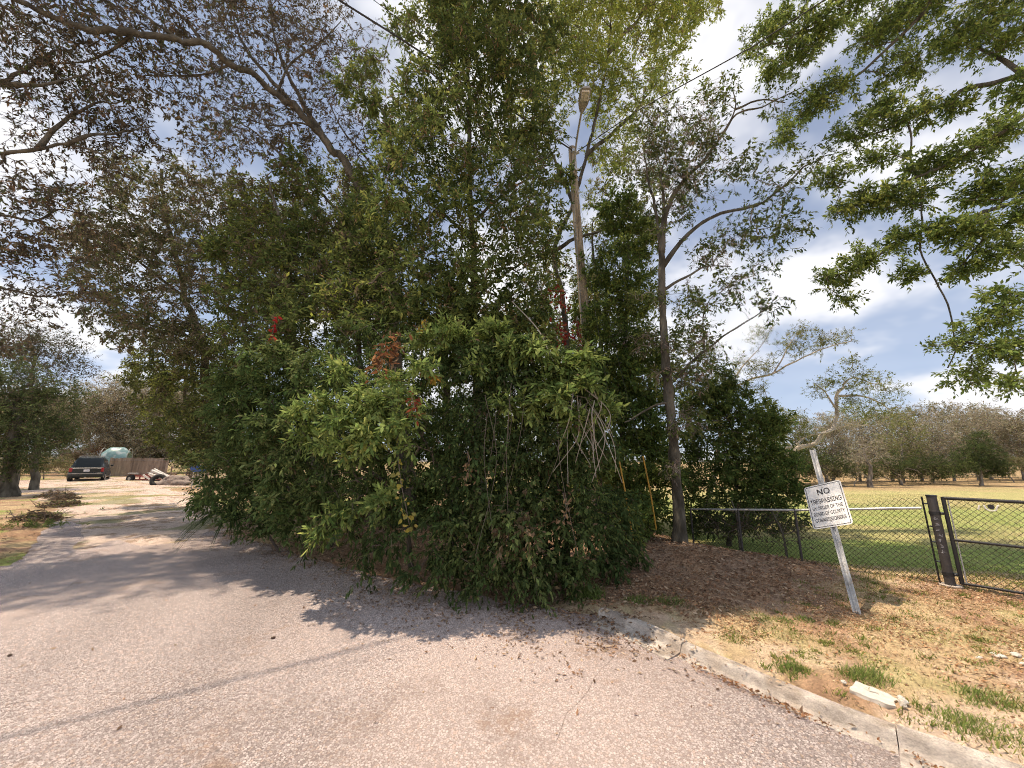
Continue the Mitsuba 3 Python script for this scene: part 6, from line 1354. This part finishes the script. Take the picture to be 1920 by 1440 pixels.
cp('rear_window', quad_panel([(-0.66, -2.105, 1.16), (0.66, -2.105, 1.16), (0.56, -1.935, 1.58), (-0.56, -1.935, 1.58)]), 'car_glass')
for s in (-1, 1):
    for y0, y1, t0, t1 in ((-1.85, -0.95, -1.72, -0.98), (-0.88, 0.02, -0.86, -0.02), (0.10, 0.92, 0.08, 0.42)):
        cp('side_window', quad_panel([(s * 0.80, y0, 1.12), (s * 0.80, y1, 1.12), (s * 0.715, t1, 1.55), (s * 0.715, t0, 1.55)], 0.02), 'car_glass')
    cp('roof_rail', trimesh.Trimesh(*tube(catmull([(s * 0.56, -1.8, 1.70), (s * 0.56, -1.6, 1.77), (s * 0.56, -0.1, 1.76), (s * 0.56, 0.15, 1.69)], 0.15), 0.02, 6), process=False), 'car_trim', smooth=True)
    cp('tail_light', box(s * 0.80, -2.30, 0.88, 0.16, 0.07, 0.26, 0.02), 'tail_red')
    cp('wing_mirror', box(s * 1.0, 0.78, 1.14, 0.16, 0.10, 0.13, 0.03), 'car_paint')
    for y in (-1.38, 1.42):
        w = cp('wheel', trimesh.creation.cylinder(0.35, 0.22, sections=24, transform=trimesh.transformations.translation_matrix((s * 0.84, y, 0.35)) @ trimesh.transformations.rotation_matrix(PI / 2, (0, 1, 0))), 'tyre', smooth=40)
        cp('rim', trimesh.creation.cylinder(0.21, 0.235, sections=18, transform=trimesh.transformations.translation_matrix((s * 0.84, y, 0.35)) @ trimesh.transformations.rotation_matrix(PI / 2, (0, 1, 0))), 'rim', parent=w, smooth=40)
cp('bumper', box(0, -2.33, 0.56, 1.80, 0.14, 0.20, 0.04), 'car_paint')
cp('bumper_strip', box(0, -2.395, 0.645, 1.70, 0.05, 0.06, 0.015), 'car_trim')
cp('tailgate_trim', box(0, -2.30, 0.985, 1.05, 0.05, 0.05, 0.012), 'car_trim')
cp('licence_plate', box(0.0, -2.315, 0.84, 0.32, 0.02, 0.15), 'plate')
cp('tow_hitch', box(0, -2.40, 0.40, 0.06, 0.16, 0.06, 0.01), 'rim')
cp('cross_bar', box(0, -1.2, 1.79, 1.15, 0.06, 0.04, 0.01), 'car_trim')

# board fence behind the yard
def plank_color(p, n, uv):
    q = p.x * 0.6 + p.y
    a = fbm(q * 12, p.z * 1.2, 3.0, 3)
    return mix((0.14, 0.105, 0.085), (0.33, 0.26, 0.21), a) * (0.75 + 0.5 * cell_rand(dr.floor(q * 5.0), 2.0))


mat('old_plank', {'type': 'principled', 'base_color': proc(plank_color), 'roughness': 0.9, 'specular': 0.15})
key = thing('board_fence', 'weathered brown board fence at the back of the yard', 'fence')
rng = np.random.default_rng(5)
a, b = np.array([-38.5, 36.0]), np.array([-33.4, 36.6])
nb = 32
for i in range(nb):
    q = a + (b - a) * (i + 0.5) / nb
    h = 1.95 + rng.uniform(-0.06, 0.05)
    m = framed(box(0, 0, h / 2, 0.155, 0.02, h), rot_to(q[0], q[1], -0.15, 0.15 + rng.normal(0, 0.03)))
    part(key, 'board', m, 'old_plank')
for z in (0.35, 1.5):
    part(key, 'rail', rod((*a, z), (*b, z), 0.04, 6), 'old_plank')
key = thing('board_fence', 'leaning grey board panel standing among the yard junk', 'fence')
for i in range(7):
    q = np.array([-23.2, 26.9]) + np.array([0.16, 0.02]) * i
    part(key, 'board', framed(box(0, 0, 0.5, 0.13, 0.02, 1.0 + 0.1 * math.sin(i * 2)), rot_to(q[0], q[1], -0.1, 0.1) @ trimesh.transformations.rotation_matrix(0.12, (0, 1, 0))), 'old_plank')

solid('teal_sheet', (0.16, 0.27, 0.27), 0.4, wear=0.8, grime=(0.40, 0.46, 0.46), scale=3.0)
key = thing('covered_shelter', 'rounded shelter with a pale teal cover above the board fence', 'shelter')
SM = rot_to(-40.7, 38.6, -0.1, 0.6)
V = []
for x in np.linspace(-0.95, 0.95, 12):
    e = 1.0 - 0.22 * max(0, abs(x) - 0.5) / 0.45
    for t_ in np.linspace(0, PI, 15):
        V.append((x, -1.25 * math.cos(t_), 0.95 + 2.05 * math.sin(t_) ** 0.7 * e))
V = np.array(V) + np.random.default_rng(3).normal(0, 0.02, (180, 3))
i, j = np.meshgrid(np.arange(11), np.arange(14), indexing='ij')
q_ = np.stack([i * 15 + j, (i + 1) * 15 + j, (i + 1) * 15 + j + 1, i * 15 + j + 1], -1).reshape(-1, 4)
part(key, 'cover', framed(trimesh.Trimesh(V, np.vstack([q_[:, :3], q_[:, [0, 2, 3]]]), process=False), SM), 'teal_sheet', smooth=True)
for x in (-0.97, 0.0, 0.97):
    hoop = np.array([(x, -1.27 * math.cos(t_), -0.1 + 3.0 * math.sin(t_) ** 0.5) for t_ in np.linspace(0, PI, 17)])
    part(key, 'hoop', framed(trimesh.Trimesh(*tube(hoop, 0.03, 6), process=False), SM), 'lamp_grey', smooth=True)

# small trailer with red rails
solid('rust_red', (0.20, 0.05, 0.04), 0.7, wear=0.6, grime=(0.12, 0.07, 0.05))
solid('fender_grey', (0.33, 0.33, 0.33), 0.5, wear=0.4)
solid('faded_white', (0.68, 0.65, 0.60), 0.6, wear=0.4)
key = thing('utility_trailer', 'small low trailer with red rails and pale stripes in the yard', 'trailer')
TM = rot_to(-28.4, 30.0, -0.10, math.radians(-8))
tp = lambda nm, m, b, parent=key, **kw: part(parent, nm, framed(m, TM), b, **kw)
for s in (-0.55, 0.55):
    tp('side_rail', box(0, s, 0.52, 2.9, 0.07, 0.10, 0.01), 'rust_red')
    tp('side_rail', box(0.2, s, 0.24, 2.4, 0.06, 0.08, 0.01), 'rust_red')
    for x in (-1.4, -0.5, 0.4, 1.4):
        tp('stake', box(x, s, 0.42, 0.06, 0.05, 0.42), 'rust_red')
    w = tp('wheel', trimesh.creation.cylinder(0.30, 0.18, sections=20, transform=trimesh.transformations.translation_matrix((-1.15, s * 1.25, 0.30)) @ trimesh.transformations.rotation_matrix(PI / 2, (1, 0, 0))), 'tyre', smooth=40)
    tp('hub', trimesh.creation.cylinder(0.13, 0.19, sections=14, transform=trimesh.transformations.translation_matrix((-1.15, s * 1.25, 0.30)) @ trimesh.transformations.rotation_matrix(PI / 2, (1, 0, 0))), 'fender_grey', parent=w, smooth=40)
    tp('fender', box(-1.0, s * 1.25, 0.70, 0.75, 0.22, 0.06, 0.02), 'fender_grey')
tp('bed', box(0, 0, 0.40, 2.8, 1.06, 0.04), 'rust_red')
for x, z in ((0.15, 0.42), (0.75, 0.44)):
    tp('pale_stripe', framed(box(0, 0, 0, 0.75, 0.03, 0.13), rot_to(x, -0.60, z, 0) @ trimesh.transformations.rotation_matrix(0.45, (0, 1, 0))), 'faded_white')
tp('tongue', box(1.9, 0, 0.42, 1.2, 0.08, 0.08), 'rust_red')

key = thing('pipe_bundle', 'white pipes lying askew on the yard junk right of the trailer', 'pipes')
for i, (y, z, a_) in enumerate(((0, 0.52, 0.42), (0.14, 0.55, 0.48), (0.25, 0.48, 0.38), (-0.1, 0.40, 0.30))):
    d = np.array([math.cos(a_), 0.15, -math.sin(a_)])
    c0 = np.array([-24.6, 26.8 + y, z])
    part(key, 'pipe', rod(c0 - d * 0.9, c0 + d * 0.9, 0.085), 'faded_white', smooth=True)
solid('old_tarp', (0.27, 0.22, 0.19), 0.9, wear=0.7, grime=(0.13, 0.10, 0.085), scale=3)
key = thing('tarp_bundle', 'long grey-brown tarp-covered bundle on the ground right of the pipes', 'bundle')
scene[key] = mikit.ply(stone(-22.5, 25.4, 0.15, 1.1, 0.55, 0.5, 12, 3), 'old_tarp', smooth=True)
key = thing('tyre_heap', 'dark old tyre lying against the end of the tarp bundle', 'tyre')
m = trimesh.creation.torus(0.32, 0.13, major_sections=24, minor_sections=10, transform=trimesh.transformations.translation_matrix((-23.75, 25.5, 0.28)) @ trimesh.transformations.rotation_matrix(1.1, (1, 0.4, 0)))
scene[key] = mikit.ply(m, 'tyre', smooth=True)
key = thing('wire_pen', 'low wooden pen frame in the yard behind the pipes', 'pen')
for z in (0.15, 0.62, 1.02):
    part(key, 'rail', rod((-26.5, 29.4, z), (-24.0, 29.9, z), 0.045, 6), 'old_plank')
for u in (0, 0.5, 1):
    part(key, 'stake', rod((-26.5 + 2.5 * u, 29.4 + 0.5 * u, -0.3), (-26.5 + 2.5 * u, 29.4 + 0.5 * u, 1.15), 0.05, 6), 'old_plank')
solid('bin_blue', (0.02, 0.08, 0.33), 0.4)
key = thing('garden_cart', 'blue cart with pale legs half hidden beside the left end of the thicket', 'cart')
m = trimesh.convex.convex_hull(np.array([(sx * w, sy * d, z) for z, w, d in ((0.95, 0.28, 0.2), (1.30, 0.46, 0.34)) for sx in (-1, 1) for sy in (-1, 1)]))
part(key, 'tub', framed(m, rot_to(-18.15, 22.0, 0, 0.2)), 'bin_blue')
part(key, 'rim', framed(box(0, 0, 1.31, 0.96, 0.72, 0.03, 0.01), rot_to(-18.15, 22.0, 0, 0.2)), 'bin_blue')
for sx in (-0.22, 0.22):
    for sy in (-0.15, 0.15):
        part(key, 'leg', rod((-18.15 + sx, 22.0 + sy, -0.15), (-18.15 + sx, 22.0 + sy, 0.95), 0.03, 8), 'faded_white')
key = thing('wire_mesh_panel', 'grey wire mesh pen panel right of the blue cart', 'fence panel')
part(key, 'mesh', chain_link((-17.4, 22.2), (-15.2, 22.4), -0.1, -0.1, 1.35, 1.35, 0.12, 0.005), 'galvanised', kind='stuff')
part(key, 'rail', rod((-17.4, 22.2, 1.36), (-15.2, 22.4, 1.36), 0.022), 'galvanised', smooth=True)
for x, y in ((-17.4, 22.2), (-15.2, 22.4)):
    part(key, 'post', rod((x, y, -0.3), (x, y, 1.38), 0.025), 'galvanised', smooth=True)

# heaps beside the drive
for i, (x, y, r, lab) in enumerate(((-20.6, 17.3, 0.5, 'dark heap of leaves and twigs at the foot of the yard tree'), (-18.6, 16.0, 0.36, 'low dark heap of leaves on the drive edge, second from the yard tree'), (-16.3, 13.9, 0.42, 'low dark leaf heap among weeds, third along the drive edge'), (-13.7, 11.2, 0.40, 'dark leafy heap nearest the road on the left drive edge'))):
    rng = np.random.default_rng(430 + i)
    key = thing('leaf_heap', lab, 'leaf heap')
    n = 520
    rr, aa = r * 1.5 * np.sqrt(rng.random(n)), rng.uniform(0, 2 * PI, n)
    X, Y = x + rr * np.cos(aa) * 0.8 + rr * 0.6 * np.sin(aa), y + rr * np.sin(aa) * 0.6 - rr * 0.5 * np.cos(aa)
    Z = level(X, Y) + 0.02 + (0.30 * r / 0.4 * np.clip(1 - (rr / (1.5 * r)) ** 1.5, 0, 1)) * rng.uniform(0.2, 1.0, n)
    L = unit(rng.normal(0, 1, (n, 3)) * [1, 1, 0.4])
    N = unit(rng.normal(0, 0.6, (n, 3)) + [0, 0, 1])
    N = unit(N - L * (N * L).sum(1, keepdims=True))
    size = rng.uniform(0.06, 0.13, n)
    V, tri = leaf_arrays(np.column_stack([X, Y, Z]), L, N, size, size * 0.45, 'fold', rng)
    m, c = leaf_mesh(V, tri, np.array([(0.10, 0.075, 0.05), (0.15, 0.105, 0.07), (0.075, 0.085, 0.045), (0.21, 0.15, 0.10)])[rng.integers(0, 4, n)] * rng.uniform(0.7, 1.3, (n, 1)))
    part(key, 'leaves', m, 'leaf_dry', color=c, kind='stuff')
    A = np.column_stack([X, Y, Z])[:40]
    part(key, 'sticks', edge_tubes(A, A + unit(rng.normal(0, 1, (40, 3)) * [1, 1, 0.35]) * 0.35, np.full(40, 0.012), np.full(40, 0.006), 5), 'twig_brown', kind='stuff')
for i, (x, y, lab) in enumerate(((-14.3, 11.9, 'leafy weeds between the two nearest leaf heaps by the drive'), (-16.4, 14.2, 'bright green weeds behind the third leaf heap by the drive'), (-12.5, 10.2, 'dark weeds at the left edge beside the nearest leaf heap'))):
    rng = np.random.default_rng(400 + i)
    key = thing('weed_clump', lab, 'weed')
    Pn = np.column_stack([x + rng.normal(0, 0.4, 90), y + rng.normal(0, 0.3, 90), np.zeros(90)])
    Pn[:, 2] = level(Pn[:, 0], Pn[:, 1])
    V, tri, C, st = shoot_leaves(Pn, unit(rng.normal(0, 0.7, (90, 3)) + [0, 0, 0.6]), cfg([(0.13, 0.18, 0.05, 1), (0.19, 0.23, 0.06, 1)] if i == 1 else SHADE, 0.075, 0.4, 8, 0.14), rng)
    m, c = leaf_mesh(V, tri, C)
    part(key, 'leaves', m, 'leaf_soft', color=c, kind='stuff')
